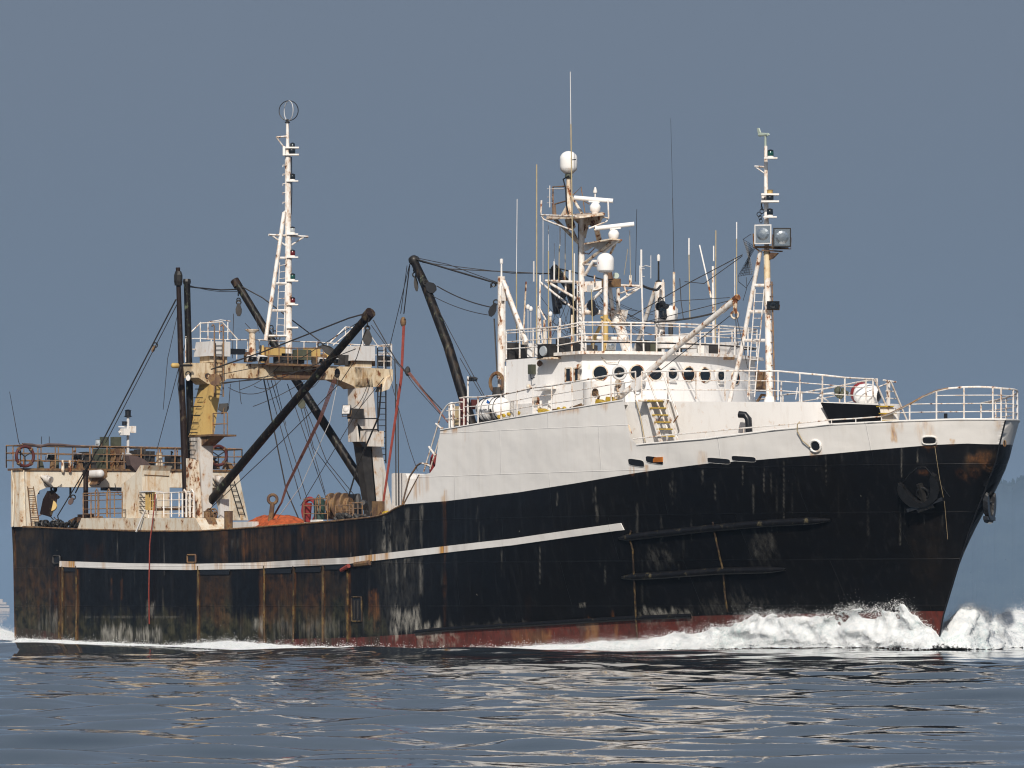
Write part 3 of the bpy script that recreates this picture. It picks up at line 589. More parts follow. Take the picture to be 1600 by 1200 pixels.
ladder(T(358, 752, XG + .06), T(374, 806, XG + .06), T(366, 752, XG + .06), T(383, 806, XG + .06), 6, M['iron'], sg)
for px, aimu in ((70, 1), (337, 1)):                           # horn shaped lamps on the beam
    c = T(px, 744, XG + .3); MB().lathe(c - V3((.3, 0, 0)), [(.06, 0), (.08, .15), (.15, .25), (.16, .55)], V3((1, .35, -.35)), 12).build('deck_lamp', M['legwhite'], sg, 60)
mb = MB(); mb.lathe(T(140, 741, XG), [(.16, 0), (.17, .9), (.1, 1.0)], V3((1, .0, 0)), 12); mb.build('roller', M['grey'], sg, 60)
mb = MB(); mb.prism(P2([(157, 735), (167, 735), (168, 745), (160, 752), (150, 757), (155, 748)], XG + .55), (-.55, 0, 0)); mb.build('bracket', M['rust'], sg)
MB().bar(T(160, 764, XG - .2), T(190, 765, XG - .2), .3, .12).build('strip_lamp', M['black'], sg)
for px in (81, 122, 198): floodlight(T(px, 714, XG - .1), V3((1, -.2, -.5)), .42, .26, .25, sg, 'grey', 'glass')
for px, h in ((98, 14), (109, 14)): MB().lathe(T(px, 738, XG + .09), [(.05, 0), (.07, .1), (.05, .5)], V3((0, 0, 1)), 8).build('fairlead_post', M['rustwhite'], sg)
# machinery on the walkway
r2 = random.Random(5)
for a, b, ytop, mt in ((150, 166, 701, 'olive'), (128, 136, 706, 'dark'), (168, 174, 708, 'rust'), (176, 190, 701, 'rust'), (203, 214, 704, 'dark'), (214, 222, 702, 'dark'), (222, 236, 705, 'dark'), (262, 276, 712, 'dark')):
    q1 = T(a, ytop, .2); q2 = T(b, 733, .2); mb = MB(); mb.box((-.05, q1.y, Z0), (.5, q2.y, q1.z))
    mb.lathe((.3, (q1.y + q2.y) / 2, Z0), [(.18, 0), (.2, .2), (.12, .5), (.14, .62)], UP, 10); mb.tube([(.5, q1.y + .05, Z0 + .1), (.62, q1.y + .1, Z0 + .4), (.5, q1.y + .2, q1.z)], .03, 5)
    mb.build('winch_motor', M[mt], sg)
q = T(249, 720, .3); MB().lathe((.3, q.y, Z0), [(.16, 0), (.16, .3), (.13, .34), (.13, .7), (.15, .72)], UP, 12).build('ventilator', M['cream'], sg, 60)
for px, wd in ((181, 13), (163, 10)): 
    q1 = T(px, 687, .2); MB().cbox((.2, q1.y, q1.z - .1), .3, wd * .026, .42).build('cable_box', M['olive'], sg)
floodlight(T(153, 692, .3), V3((.2, -1, .1)), .3, .28, .2, sg, 'olive', 'lens_clear')
lifebuoy(T(39, 713, XG + .14), .40, (1, 0, 0), 'dark red life ring on the stern gantry rail at its outer corner')
lifebuoy(T(341, 712, XG + .14), .40, (1, 0, 0), 'dark red life ring on the stern gantry rail beside the long diagonal boom')
# light mast on the stern gantry
lm = MB(); pm = T(200, 733, .2); lm.tube([pm, V3((pm.x, pm.y, T(200, 650, .2).z))], .06, 8); lmo = lm.build('light_mast', M['grey'], sg)
zc = lambda y: T(200, y, .2).z
MB().lathe((pm.x, pm.y, zc(652)), [(.1, 0), (.17, .03), (.12, .08), (.12, .26), (.15, .28), (.05, .32)], UP, 10).build('stern_lamp', M['black'], lmo)
mb = MB(); mb.cbox((pm.x + .05, pm.y - .2, zc(675)), .4, .28, .28); mb.cbox((pm.x + .05, pm.y + .17, zc(671)), .3, .2, .28); mb.bar((pm.x, pm.y - .45, zc(667)), (pm.x, pm.y + .2, zc(667)), .05, .05); mb.bar((pm.x, pm.y - .45, zc(675)), (pm.x, pm.y, zc(675)), .05, .05); mb.build('lamp_bracket', M['white'], lmo)
MB().lathe((pm.x, pm.y - .17, zc(665)), [(.1, 0), (.1, .15), (.12, .17)], UP, 10).build('lamp', M['black'], lmo)
MB().tube([T(33, 700, 0), T(29, 690, 0), T(15, 612, 0)], .022, 5, .010).build('whip_antenna', M['brownboom'], sg)
for px in (65, 77): MB().tube([T(px, 694, .5), T(px, 682, .5)], .015, 4).build('whip_antenna', M['iron'], sg)
# hanging gear under the stern beam
for k_, (px, py, h_) in enumerate(((60, 768, 12), (85, 765, 13), (110, 772, 18))):
    MB().tube([T(px, 760, .5), T(px, 760 + h_, .5)], .05, 6).build('hanging_shackle', M['iron'], sg)
o = tag(empty('trawl_block', T(76, 788, .6)), 'big grey brown trawl block with yellow sheave hanging under the stern gantry', 'pulley block'); k = .026
def loc(px, py, d=0): return T(px, py, .6 - d) - o.location
for d in (-.2, .12): MB().prism([loc(74, 767, d), loc(90, 773, d), (loc(87, 787, d)), loc(79, 808, d), loc(62, 803, d), loc(67, 780, d)], (.06, 0, 0)).build('cheek', M['brownboom'], o)
MB().lathe(loc(81, 791, -.10), [(.22, 0), (.17, .05), (.17, .12), (.22, .17)], (1, -.8, .2), 18).build('sheave', M['yellow'], o, 60)
mb = MB(); mb.torus(loc(84, 764), .12, .05, (1, 0, 0)); mb.bar(loc(79, 768, -.1), loc(90, 778, -.1), .3, .1); mb.build('shackle', M['iron'], o)
for pix in ([(52, 812), (76, 796)], [(78, 806), (92, 822)], [(84, 808), (94, 818)]): MB().tube([T(a, b, .6) - o.location for a, b in pix], .02, 5).build('wire', M['rust'], o)
# deck clutter along the stern bulwark
mb = MB()
for i in range(26):
    px = 56 + i * 2.6 + r2.uniform(-1, 1); c = S(px, 819 + r2.uniform(-2, 3), -4.9); mb.torus(c, .12, .04, (r2.uniform(-1, 1), r2.uniform(-1, 1), .3), 10, 5)
for px, py in ((58, 817), (72, 818), (90, 812)): mb.tube([S(px, 824, -4.9), S(px, py, -4.9), S(px + 3, py + 4, -4.9)], .05, 6)
tag(mb.build('anchor_chain', M['iron']), 'heap of dark chain and shackles lying behind the stern bulwark', 'chain')
mb = MB(); mb.prism([S(a, b, -4.2) for a, b in ((108, 826), (107, 813), (118, 808), (130, 806), (135, 815), (130, 826))], (0, .9, 0)); tag(mb.build('hatch_cover', M['rust'], ship), 'dark rusty box fitting')
# ------------------------------------------------------------------ aft deck trunk, rails and white locker house
trunk = MB(); trunk.prism([HP(S(a, b, -5.5).x, S(a, b, -5.5).z, -.02) for a, b in ((120, 829), (128, 809.5), (307, 809.5), (318, 829.5))], (0, 1.4, 0)); tr = trunk.build('cream_coaming', M['cream'], ship)
def sidepost(px0, px1, ytop, ybot, Y, n, mat, parent, mid=(.3, .6), r=.028):
    lo = [S(px0 + (px1 - px0) * i / n, ybot, Y) for i in range(n + 1)]; top = [V3((p.x, p.y, S(px0, ytop, Y).z)) for p in lo]; lo = [V3((p.x, p.y, S(px0, ybot, Y).z)) for p in lo]
    return rails(lo, top, mat, 'railing', parent, mid=mid, r=r)
sidepost(130, 191, 771, 809, -5.3, 5, M['rustrail'], tr, (.15, .35, .7, .9)); sidepost(232, 304, 771, 809, -5.25, 6, M['white_rail'], tr, (.15, .4, .7))
for px in (151, 170): MB().tube([S(px - 2, 809, -5.35), S(px - 2, 768, -5.35), S(px, 764, -5.35), S(px + 2, 768, -5.35), S(px + 2, 809, -5.35)], .03, 6).build('hoop', M['rustrail'], tr)
for px in (288, 300): MB().tube([S(px - 3, 808, -5.35), S(px - 3, 770, -5.35), S(px, 765, -5.35), S(px + 3, 770, -5.35), S(px + 3, 808, -5.35)], .035, 6).build('hoop', M['white_rail'], tr)
MB().tube([S(242, 795, -5.0), S(285, 794, -5.0), S(290, 797, -5.0), S(290, 809, -5.0)], .08, 8).build('pipe', M['rust'], tr, 60)
Xh = S(222, 800, -4.7).x
lk = MB(); sidep = [S(a, b, -4.7) for a, b in ((222, 812), (222, 745), (223, 735), (226, 727), (219, 727), (211, 740), (202, 748), (190, 757), (190, 812))]
wl = T(265, 760, Xh).y + 4.7; lk.prism(sidep, (0, wl, 0)); lko = lk.build('locker_house', M['cream'], ship)
mb = MB(); mb.tube([T(225, 742, Xh + .02), T(264, 744, Xh + .02)], .018, 4); mb.tube([T(245, 728, Xh - .3), T(247, 733, Xh - .2)], .05, 5); mb.build('seam', M['rust'], lko)
mb = MB(); mb.box(S(227, 797, -5.35), S(243, 769, -5.0)); 
for i in range(5): mb.tube([S(228 + i * 3.6, 797, -5.37), S(228 + i * 3.6, 769, -5.37)], .02, 5)
mb.build('ochre_locker', M['yellow'], tr); MB().cbox(S(237, 768, -5.2), .85, .5, .05).build('locker_lid', M['grey'], tr)
MB().bar(S(227, 797, -5.6), S(213, 831, -5.75), .07, .05).build('loose_plank', M['grey'], tr)
mb = MB()
for i in range(5): mb.tube([S(218, 770 + 7 * i, -4.74), S(223, 770 + 7 * i, -4.82), S(227, 770 + 7 * i, -4.74)], .02, 4)
mb.build('rung', M['iron'], lko)
rp = tag(rope('hanging_rope', [S(243, 772, -5.4), S(240, 800, -5.65), H(238, 850, .12), H(236, 925, .1), H(235, 950, .06), H(234.5, 975, .04)], .025, M['redrope'], None), 'red rope hanging over the side down the aft hull plating', 'rope')
dsh = MB(); cc = T(222, 722, 3.0)                              # canvas covered dish
dsh.prism([T(a, b, 3.0) for a, b in ((201, 712), (203, 711), (215, 713), (226, 718), (236, 727), (222, 729), (219, 737), (211, 735), (205, 727))], (-.35, 0, 0)); tag(dsh.build('covered_dish', M['canvas'], ship), 'brown canvas cover')
MB().tube([T(222, 728, 2.9), T(222, 745, 2.9)], .08, 8).build('dish_post', M['rust'], ship)
# starboard small post by the locker
mb = MB(); mb.tube([S(134, 736, -4.4), S(134, 806, -4.4)], .10, 10); mb.lathe(S(134, 740, -4.4), [(.12, -.1), (.14, .1), (.09, .15)], UP, 10); mb.cbox(S(134, 806, -4.4), .8, .3, .12); mb.build('steel_post', M['brownboom'], ship)
# ------------------------------------------------------------------ midship gantry
XM = 13.2
mg = tag(empty('midship_gantry', parent=ship), 'cream and ochre gantry frame with stern mast on top')
beam = P2([(297, 567), (330, 567), (440, 569), (545, 573), (614, 577), (614, 590), (606, 598), (597, 604), (574, 605), (556, 607), (552, 603), (529, 593), (440, 592.5), (400, 591), (366, 590.5), (354, 592), (347, 600), (325, 600), (310, 590), (300, 590)], XM)
MB().prism(beam, (-.9, 0, 0)).build('beam', M['gantry'], mg)
mb = MB(); mb.prism(P2([(428, 580), (510, 582), (506, 592), (434, 591)], XM + .08), (-.06, 0, 0)); mb.build('rusted_panel', M['rust'], mg)
MB().prism(P2([(420, 567), (505, 570), (505, 573), (420, 570.5)], XM + .45), (-1.2, 0, 0)).build('walkway', M['rust'], mg)
def leg(front, aft_top, aft_bot, mat, name='leg'):
    f = P2(front, XM); mb = MB(); mb.hexa([f[0], f[1], f[1] - V3((aft_bot, 0, 0)), f[0] - V3((aft_bot, 0, 0)), f[3], f[2], f[2] - V3((aft_top, 0, 0)), f[3] - V3((aft_top, 0, 0))]); return mb.build(name, mat, mg)
leg([(311, 682), (334, 682), (346, 598), (328, 598)], .75, 1.0, M['yellow'])
leg([(316, 812), (331, 812), (333.5, 682), (312, 682)], .9, 1.0, M['legwhite'])
leg([(298, 812), (316, 812), (311, 720), (297, 716)], .3, .3, M['rustwhite'], 'leg_side')
leg([(557, 690), (591, 690), (580, 573), (555, 573)], .55, .6, M['legwhite'])
leg([(588, 806), (615, 806), (594, 688), (578, 688)], .6, .9, M['legwhite'])
leg([(578, 806), (590, 806), (580, 688), (558, 660)], .5, .4, M['dark'], 'leg_side')  # dark block paints the shaded inner side of the port leg
mb = MB()
for i in range(12): yy = 607 + i * 10; xx = 307 - (yy - 600) * .10; a = T(xx, yy, XM - .2); 
for i in range(10):
    yy = 608 + i * 13.6; cxp = interp(yy, [600, 680, 735], [316, 304, 300]); a = S(cxp - 5, yy, -4.72); b = S(cxp + 4, yy, -4.72); o_ = V3((0, -.14, -.0)); mb.tube([a, a + o_, b + o_, b], .018, 5)
mb.build('rung', M['iron'], mg)
for px, w2, h2, mt, y0, y1 in ((326, 34, 23, 'grey', 534, 556), (553, 33, 22, 'grey', 541, 563)):
    a = T(px, y1, XM + .1); b = T(px + w2, y0, XM + .1); mb = MB(); ch = .12
    mb.prism([a, V3((a.x, b.y, a.z)), V3((a.x, b.y, b.z)), V3((a.x, a.y + .1, b.z))], (-1.1, 0, 0)); mb.build('control_cabin', M[mt], mg)
    a = T(px + 2, y1 + 10, XM - .05); b = T(px + w2 - 5, y1, XM - .05); MB().box(a, (b.x - .75, b.y, b.z)).build('pedestal', M['gantry'], mg)
def trail(pix, X, yb, mat, parent, mid=(.5,), r=.025, n=None):
    top = P2(pix, X); lo = [V3((p.x, p.y, T(a, yb, X).z if isinstance(yb, (int, float)) else T(a, b2, X).z)) for (a, _), p, b2 in zip(pix, top, [yb] * 99 if isinstance(yb, (int, float)) else yb)]
    return rails(lo, top, mat, 'railing', parent, mid=mid, r=r, rp=.022)
trail([(290, 529), (313, 529), (330, 530), (352, 531), (370, 531), (387, 531), (405, 531), (420, 532), (436, 533), (455, 533), (475, 534), (495, 534.5), (512, 536), (530, 537), (548, 538), (565, 539), (590, 540), (612, 538)], XM - .9, [566] * 6 + [568] * 6 + [573] * 6, M['white_rail'], mg, (.55,))
trail([(420, 543), (436, 543), (450, 544), (465, 544), (480, 544), (495, 544), (505, 545)], XM + .42, 571, M['rustrail'], mg, (.5,))
MB().tube(P2([(290, 527), (313, 505), (347, 503), (371, 530)], XM - .9), .028, 6).build('handrail', M['white_rail'], mg)
mb = MB(); 
for a in (313, 325, 343, 356): mb.tube(P2([(a, 503), (a, 531)], XM - .9), .022, 5)
mb.tube(P2([(326, 503), (345, 500), (360, 502)], XM - 1.1), .02, 5); mb.tube(P2([(313, 518), (360, 518)], XM - .9), .02, 5); mb.build('railing', M['white_rail'], mg)
mb = MB(); mb.tube(P2([(515, 536), (540, 511), (551, 512)], XM - .3), .028, 6); mb.tube(P2([(520, 540), (548, 516), (565, 510)], XM - .7), .022, 5); mb.tube(P2([(540, 511), (571, 513), (590, 540)], XM - .9), .022, 5)
for a in (540, 567): mb.tube(P2([(a, 511), (a, 541)], XM - .8), .022, 5)
mb.build('railing', M['white_rail'], mg)
for a in (335, 349): MB().tube(P2([(a, 620), (a, 510), (a - 2, 507), (a - 4, 510)], XM + .15), .032, 6).build('conduit', M['rustrail'], mg)
ladder(T(337, 620, XM + .14), T(337, 536, XM + .14), T(347, 620, XM + .14), T(347, 536, XM + .14), 12, M['iron'], mg, .012, .012)
# starboard leg platform and lamp
mb = MB(); a = T(312, 682, XM + .05); mb.box((XM - .9, T(311, 682, XM).y, a.z), (XM + .9, T(350, 682, XM).y, a.z + .07)); mb.prism([V3((XM + .02, a.y + .1, a.z)), V3((XM + .8, a.y + .1, a.z)), V3((XM + .02, a.y + .1, a.z - .35))], (0, .6, 0)); mb.build('platform', M['rust'], mg)
mb = MB(); zz = lambda y: T(330, y, XM).z; y0 = T(332, 682, XM).y; y1 = T(350, 682, XM + .6).y
for xx, yy in ((XM + .05, y0), (XM + .85, y0), (XM + .85, y1)): mb.tube([(xx, yy, zz(682)), (xx, yy, zz(646))], .025, 5)
for h_ in (646, 663): mb.tube([(XM + .05, y0, zz(h_)), (XM + .85, y0, zz(h_)), (XM + .85, y1, zz(h_))], .022, 5)
mb.build('railing', M['rustrail'], mg)
floodlight(T(354, 638, XM + .6), V3((.4, .9, -.2)), .35, .4, .3, mg, 'dark', 'glass')
# port leg platform
mb = MB(); a = T(563, 690, XM); mb.box((XM - .1, T(563, 690, XM).y, zz(693)), (XM + .45, T(590, 690, XM).y, zz(668))); mb.build('service_box', M['legwhite'], mg)
mb = MB(); mb.prism(P2([(561, 690), (589, 690), (582, 698), (568, 698)], XM + .4), (-.5, 0, 0)); mb.build('bracket', M['black'], mg)
for h_ in (654, 671): MB().tube(P2([(562, h_), (590, h_), (592, h_ + 2)], XM + .5), .025, 5).build('rail', M['iron'], mg)
mb = MB(); mb.box(T(549, 654, XM + .3), V3((XM, T(562, 639, XM).y, T(562, 639, XM).z))); mb.build('lamp_box', M['dark'], mg)
floodlight(T(541, 640, XM + .2), V3((.5, -.8, .3)), .36, .4, .25, mg, 'dark', 'grey')
ladder(T(591, 724, XM - .1), T(590, 543, XM - .1), T(603, 724, XM - .1), T(603, 543, XM - .1), 20, M['iron'], mg, .03, .016)
trail([(590, 541), (600, 541), (611, 541)], XM - .1, 577, M['white_rail'], mg, (.35, .7))
MB().prism(P2([(605, 590), (614, 586), (614, 594), (608, 608), (597, 612)], XM + .1), (-.5, 0, 0)).build('bracket', M['cream'], mg)
# floodlights and fittings on the beam
for px in (394, 411): floodlight(T(px, 561, XM + .3), V3((1, .1, -.55)), .42, .22, .22, mg, 'white', 'glass')
for px in (505, 522): floodlight(T(px, 564, XM + .2), V3((1, .1, -.5)), .45, .2, .22, mg, 'white', 'glass')
MB().lathe(T(394, 558, XM - .4), [(.17, 0), (.14, .3), (.12, .9), (.13, .95), (.28, 1.05), (.28, 1.08)], UP, 12).build('ventilator', M['rustwhite'], mg, 60)
for a, b, y0_, y1_, mt in ((360, 375, 553, 546, 'black'), (424, 437, 555, 544, 'yellow'), (466, 478, 562, 547, 'olive'), (482, 492, 558, 545, 'yellow'), (440, 447, 568, 553, 'dark')):
    q1, q2 = T(a, y0_, XM - .1), T(b, y1_, XM - .5); MB().box(q1, q2).build('equipment_box', M[mt], mg)
MB().lathe(T(268, 571, XM + .3), [(.06, 0), (.10, .05), (.10, .28), (.07, .32)], V3((0, 1, 0)), 12).build('roller', M['yellow'], mg, 60)
MB().tube(P2([(278, 571), (300, 571)], XM + .3), .05, 6).build('axle', M['iron'], mg)
# ------------------------------------------------------------------ stern mast on the gantry
XK = XM - .45
sm_ = empty('stern_mast', parent=ship); tag(sm_, 'tall white rust spotted pole mast with lamps standing on the midship gantry')
kp = lambda a, b, X=XK: T(a, b, X)
MB().tube([kp(451.5, 570), kp(450, 330), kp(449.5, 230)], .14, 12, .115).build('pole', M['mast'], sm_, 60)
MB().tube([kp(449.5, 232), kp(449, 192)], .075, 10, .055).build('topmast', M['mast'], sm_, 60)
mb = MB(); mb.tube([kp(444, 332), kp(415, 532)], .085, 8); mb.tube([kp(444, 332), kp(450, 334)], .08, 8)
for y in (403, 443, 485, 525): x = 444 - (y - 332) * .145; mb.tube([kp(x, y), kp(450, y)], .055, 6)
mb.build('brace', M['mast'], sm_, 60)
ladder(kp(437, 410), kp(432, 523), kp(447, 408), kp(444, 524), 11, M['white_rail'], sm_, .02, .014)
mb = MB(); mb.tube([kp(420, 367), kp(451, 368.5), kp(481, 370)], .05, 6); mb.tube([kp(425, 368), kp(448, 385)], .035, 6); mb.tube([kp(475, 370), kp(452, 385)], .035, 6)
mb.build('crosstree', M['mast'], sm_, 60); mb = MB(); mb.tube([kp(432, 214.5), kp(450, 213)], .045, 6); mb.tube([kp(433, 216), kp(445, 232)], .03, 5); mb.build('lamp_arm', M['mast'], sm_, 60)
for y, ln in ((282, 'glass'), (365, 'lens_clear'), (401, 'lens_red'), (438, 'lens_green'), (475, 'lens_red'), (512, None)):
    c = kp(457, y, XK + .12)
    if ln: navlight(c, sm_, ln)
    else: MB().cbox(c, .46, .34, .06, rz=TH).build('lamp_shelf', M['white'], sm_)
c = kp(455, 242, XK + .1); mb = MB(); mb.cbox(c, .62, .34, .06, rz=TH); mb.cbox(kp(455, 231, XK + .1), .62, .34, .06, rz=TH); mb.cbox(kp(444, 236, XK), .1, .3, .36, rz=TH); mb.build('lamp_cage', M['white'], sm_)
MB().lathe(kp(456, 240, XK + .15), [(.12, 0), (.14, .05), (.14, .16), (.1, .2)], UP, 12).build('navigation_light', M['glass'], sm_, 60)
MB().lathe(kp(457, 230, XK + .15), [(.1, 0), (.1, .14), (.04, .18)], UP, 12).build('navigation_light', M['glass'], sm_, 60)
for y in (258, 272, 287, 301, 316): MB().tube([kp(449, y), kp(442, y), kp(442, y + 3)], .018, 5).build('step', M['white_rail'], sm_)
cr = kp(451, 173); MB().torus(cr, .39, .018, VD.cross(UP) * .25 + VD, 30, 5).build('loop_antenna', M['iron'], sm_); MB().torus(cr, .39, .016, RD + VD * .55, 30, 5).build('loop_antenna', M['grey'], sm_)
MB().lathe(kp(449, 192), [(.1, 0), (.1, .04), (.05, .06), (.05, .14)], UP, 10).build('antenna_base', M['iron'], sm_)
MB().tube([kp(455.5, 245), kp(456, 300), kp(455, 335)], .02, 5).build('cable', M['black'], sm_)
# ------------------------------------------------------------------ derrick booms and posts
def boom(pts, r, r1, mat, label=None, n=10):
    o = MB().tube(pts, r, n, r1).build('derrick_boom', M[mat], ship, 60)
    if label: o['label'] = label
    return o
b1 = boom([S(312, 803, -4.2), S(445, 645, -3.9), S(577, 491, -3.6)], .175, .15, 'boom', 'black derrick boom slanting across the midship gantry')
MB().lathe(S(312, 800, -4.2), [(.22, -.3), (.26, -.1), (.26, .15), (.18, .3)], UP, 10).build('heel_fitting', M['rust'], b1, 60)
MB().lathe(S(574, 494, -3.6), [(.21, -.1), (.21, .25)], (S(577, 490, -3.6) - S(445, 645, -3.9)), 10).build('head_band', M['brownboom'], b1, 60)
b2 = boom([S(596, 800, 4.0), S(460, 590, 2.2), S(372, 445, 1.0)], .19, .15, 'boom', 'black derrick boom passing behind the midship gantry beam')
MB().lathe(S(372, 447, 1.0), [(.18, 0), (.18, .3)], S(372, 445, 1.0) - S(460, 590, 2.2), 10).build('head_band', M['brownboom'], b2, 60)
b3 = boom([S(292, 797, -5.0), S(284, 600, -5.15), S(278, 418, -5.3)], .15, .085, 'brownboom', 'brown boom stowed upright beside the midship gantry')
MB().lathe(S(278.5, 436, -5.3), [(.14, -.25), (.17, -.1), (.17, .15), (.12, .3)], UP, 8).build('head_fitting', M['iron'], b3)
b4 = boom([S(299, 760, -4.6), S(296, 600, -4.65), S(292, 440, -4.7)], .15, .125, 'boom', 'black boom stowed upright beside the midship gantry')
MB().lathe(S(292, 440, -4.7), [(.14, -.1), (.16, 0), (.14, .1)], UP, 10).build('head_fitting', M['iron'], b4)
b5 = boom([S(745, 690, -3.4), S(700, 540, -3.4), S(664, 445, -3.4), S(647, 408, -3.4)], .20, .15, 'boom', 'black derrick boom leaning aft from the superstructure')
MB().lathe(S(647, 408, -3.4), [(.16, -.1), (.2, 0), (.2, .12), (.1, .2)], V3((-.3, 0, 1)), 10).build('head_fitting', M['iron'], b5, 60)
b6 = boom([S(905, 480, 3.4), S(890, 450, 3.4), S(866, 418, 3.4)], .2, .15, 'boom'); MB().tube([S(864, 420, 3.4), S(866, 452, 3.4), S(870, 490, 3.4)], .14, 8).build('furled_canvas', M['black'], b6)
mb = MB(); r3 = random.Random(3)
mb.tube([S(895, 455, 3.4), S(900, 480, 3.4), S(896, 520, 3.2)], .28, 8, .15); mb.build('furled_canvas', M['black'], b6)
# kingposts on the superstructure
def kingpost(px, yt, yb, Y, r, br, name='kingpost'):
    o = MB().tube([S(px, yb, Y), S(px, yt, Y)], r, 14, r * .95).build(name, M['mast'], ship, 60)
    for pix, yy in br: MB().tube([S(pix[0], pix[1], Y), S(pix[2], pix[3], yy)], .085, 8).build('brace', M['mast'], o, 60)
    return o
k1 = kingpost(783.5, 432, 655, -3.5, .145, [((785, 438, 829, 560), -2.6), ((787, 440, 823, 536), -3.9)]); k1['label'] = 'white kingpost at the aft corner of the wheelhouse'
MB().lathe(S(783.5, 432, -3.5), [(.035, 0), (.03, .45), (.05, .46), (.06, .5), (.06, .62), (.03, .64)], UP, 8).build('antenna', M['white'], k1)
MB().bar(S(789, 447, -3.5), S(789, 470, -3.5), .3, .05).build('bracket', M['mast'], k1); MB().tube([S(789, 470, -3.5), S(789, 565, -3.5)], .02, 5).build('conduit', M['white_rail'], k1)
k2 = kingpost(1031, 441, 590, 3.6, .2, [((1026, 446, 988, 560), 3.9)]); MB().tube([S(1036, 437, 3.6), S(1038, 480, 3.6), S(1043, 500, 3.6)], .035, 6).build('pipe', M['mast'], k2)
MB().lathe(S(1029, 441, 3.6), [(.1, 0), (.1, .05), (.035, .08), (.03, .8)], UP, 8).build('antenna', M['iron'], k2)
MB().lathe(S(1029, 408, 3.6), [(.05, 0), (.06, .05), (.06, .2), (.02, .25)], UP, 8).build('antenna_tip', M['white'], k2)
# ------------------------------------------------------------------ wheelhouse
Xc_ = S(905, 600, -3.9).x; X0w = S(791, 600, -3.9).x
def front_x(y): return Xc_ + 1.35 * (1 - (abs(y) / 3.9) ** 2.2)
ys = list(np.linspace(-3.9, 3.9, 33)); plan = [(X0w, -3.9)] + [(front_x(y), y) for y in ys] + [(X0w, 3.9)]
plan[1] = (front_x(-3.9) - .25, -3.9); plan.insert(2, (front_x(-3.8), -3.82))
def roofz(x, y): return interp(y, [-3.9, 3.9], [S(905, 554, -3.9).z, S(905, 554, -3.9).z - .03]) + (x - Xc_) * .006
wh = MB(); n = len(plan); zb = zdk(X0w) - .1
wv = [V3((x, y, zb)) for x, y in plan] + [V3((x, y, roofz(x, y))) for x, y in plan]
wh.add(wv, [(i, (i + 1) % n, n + (i + 1) % n, n + i) for i in range(n)] + [tuple(range(n, 2 * n))])
who = wh.build('wheelhouse', M['white_clean'], ship, 25); tag(who, 'white wheelhouse with curved front and round windows')
ov = MB(); big = [(x + (.22 if x > X0w + 1 else 0), y * 1.045) for x, y in plan if x > Xc_ - 3.2 or abs(y) > 3.9]; big = [(Xc_ - 1.5, -4.1)] + [(front_x(y) + .25, y * 1.05) for y in ys] + [(Xc_ - 1.5, 4.1)]
ov.prism([V3((x, y, roofz(x, y) + .003)) for x, y in big], (0, 0, .11)); ov.build('roof_edge', M['white_rail'], who)
def wfront(px, py):                                          # point on the curved front
    lo, hi = -3.9, 3.9; best = None
    for i in range(400):
        y = -3.9 + 7.8 * i / 399; p = S(px, py, y)
        d = p.x - front_x(y)
        if best is None or abs(d) < best[0]: best = (abs(d), y, p)
        if i and d * pd < 0 and pd_s: return p, y
        pd = d; pd_s = True
    return best[2], best[1]
for px, py, kk in ((938, 583, 0), (967.5, 582, 1), (995, 582, 0), (1024, 583, 0), (1050.5, 584, 1), (1076, 584.5, 0), (1101, 586, 0), (1126, 587, 1), (1149, 590, 0)):
    best = None
    for i in range(1200):
        y = -3.85 + 7.7 * i / 1199; p = V3((front_x(y), y, 9.5)); ppx, _ = project(p.x, p.y, p.z)
        if best is None or abs(ppx - px) < best[0]: best = (abs(ppx - px), y)
    y = best[1]; x = front_x(y); dep = (V3((x, y, 0)) - V3((CAM.x, CAM.y, 0))).dot(VD); z = HC + (YH - py) * dep / FOC
    slope_ = (front_x(y + .05) - front_x(y - .05)) / .1; nrm = V3((1, -slope_, 0)).normalized(); c = V3((x, y, z))
    R_ = .235 if not kk else .20
    fr = MB(); fr.torus(c + nrm * .012, R_ + .02, .026 if not kk else .05, nrm, 26, 6)
    if not kk: fr.lathe(c + nrm * -.02, [(R_ + .045, 0), (R_ + .05, .035), (R_ + .01, .045)], nrm, 26)
    fo = fr.build('window', M['rustwhite'] if not kk else M['grey'], who, 60)
    MB().lathe(c, [(R_ + .01, 0), (R_, .028)], nrm, 26).build('pane', M['glass'], fo)
    if kk:
        m2 = MB(); u, t = basis(nrm); m2.tube([c + nrm * .05 - u * .08, c + nrm * .06 + t * .03, c + nrm * .05 + u * .1], .02, 5); m2.lathe(c + nrm * .03, [(.07, 0), (.05, .04)], nrm, 10); m2.build('clear_view_motor', M['dark'], fo)
        MB().cbox(c + nrm * .05 - UP * .29, .06, .30, .03, rz=math.atan2(nrm.y, nrm.x)).build('drip_ledge', M['white'], fo)
for a, b in ((884.5, 893), (898, 905.5 - .5)):
    q1 = S(a, 597, -3.9); q2 = S(b, 575, -3.9); fr = MB(); r_ = .03
    for u1, u2 in (((q1.x, q1.z), (q2.x, q1.z)), ((q1.x, q2.z), (q2.x, q2.z)), ((q1.x, q1.z), (q1.x, q2.z)), ((q2.x, q1.z), (q2.x, q2.z))): fr.bar((u1[0], -3.925, u1[1]), (u2[0], -3.925, u2[1]), .05, .05)
    fo = fr.build('window', M['rustwhite'], who); MB().box((q1.x, -3.915, q1.z), (q2.x, -3.9 + .02, q2.z)).build('pane', M['glass'], fo)
MB().bar(S(789, 655, -3.93), S(789, 572, -3.93), .05, .06).build('corner_post', M['white'], who)
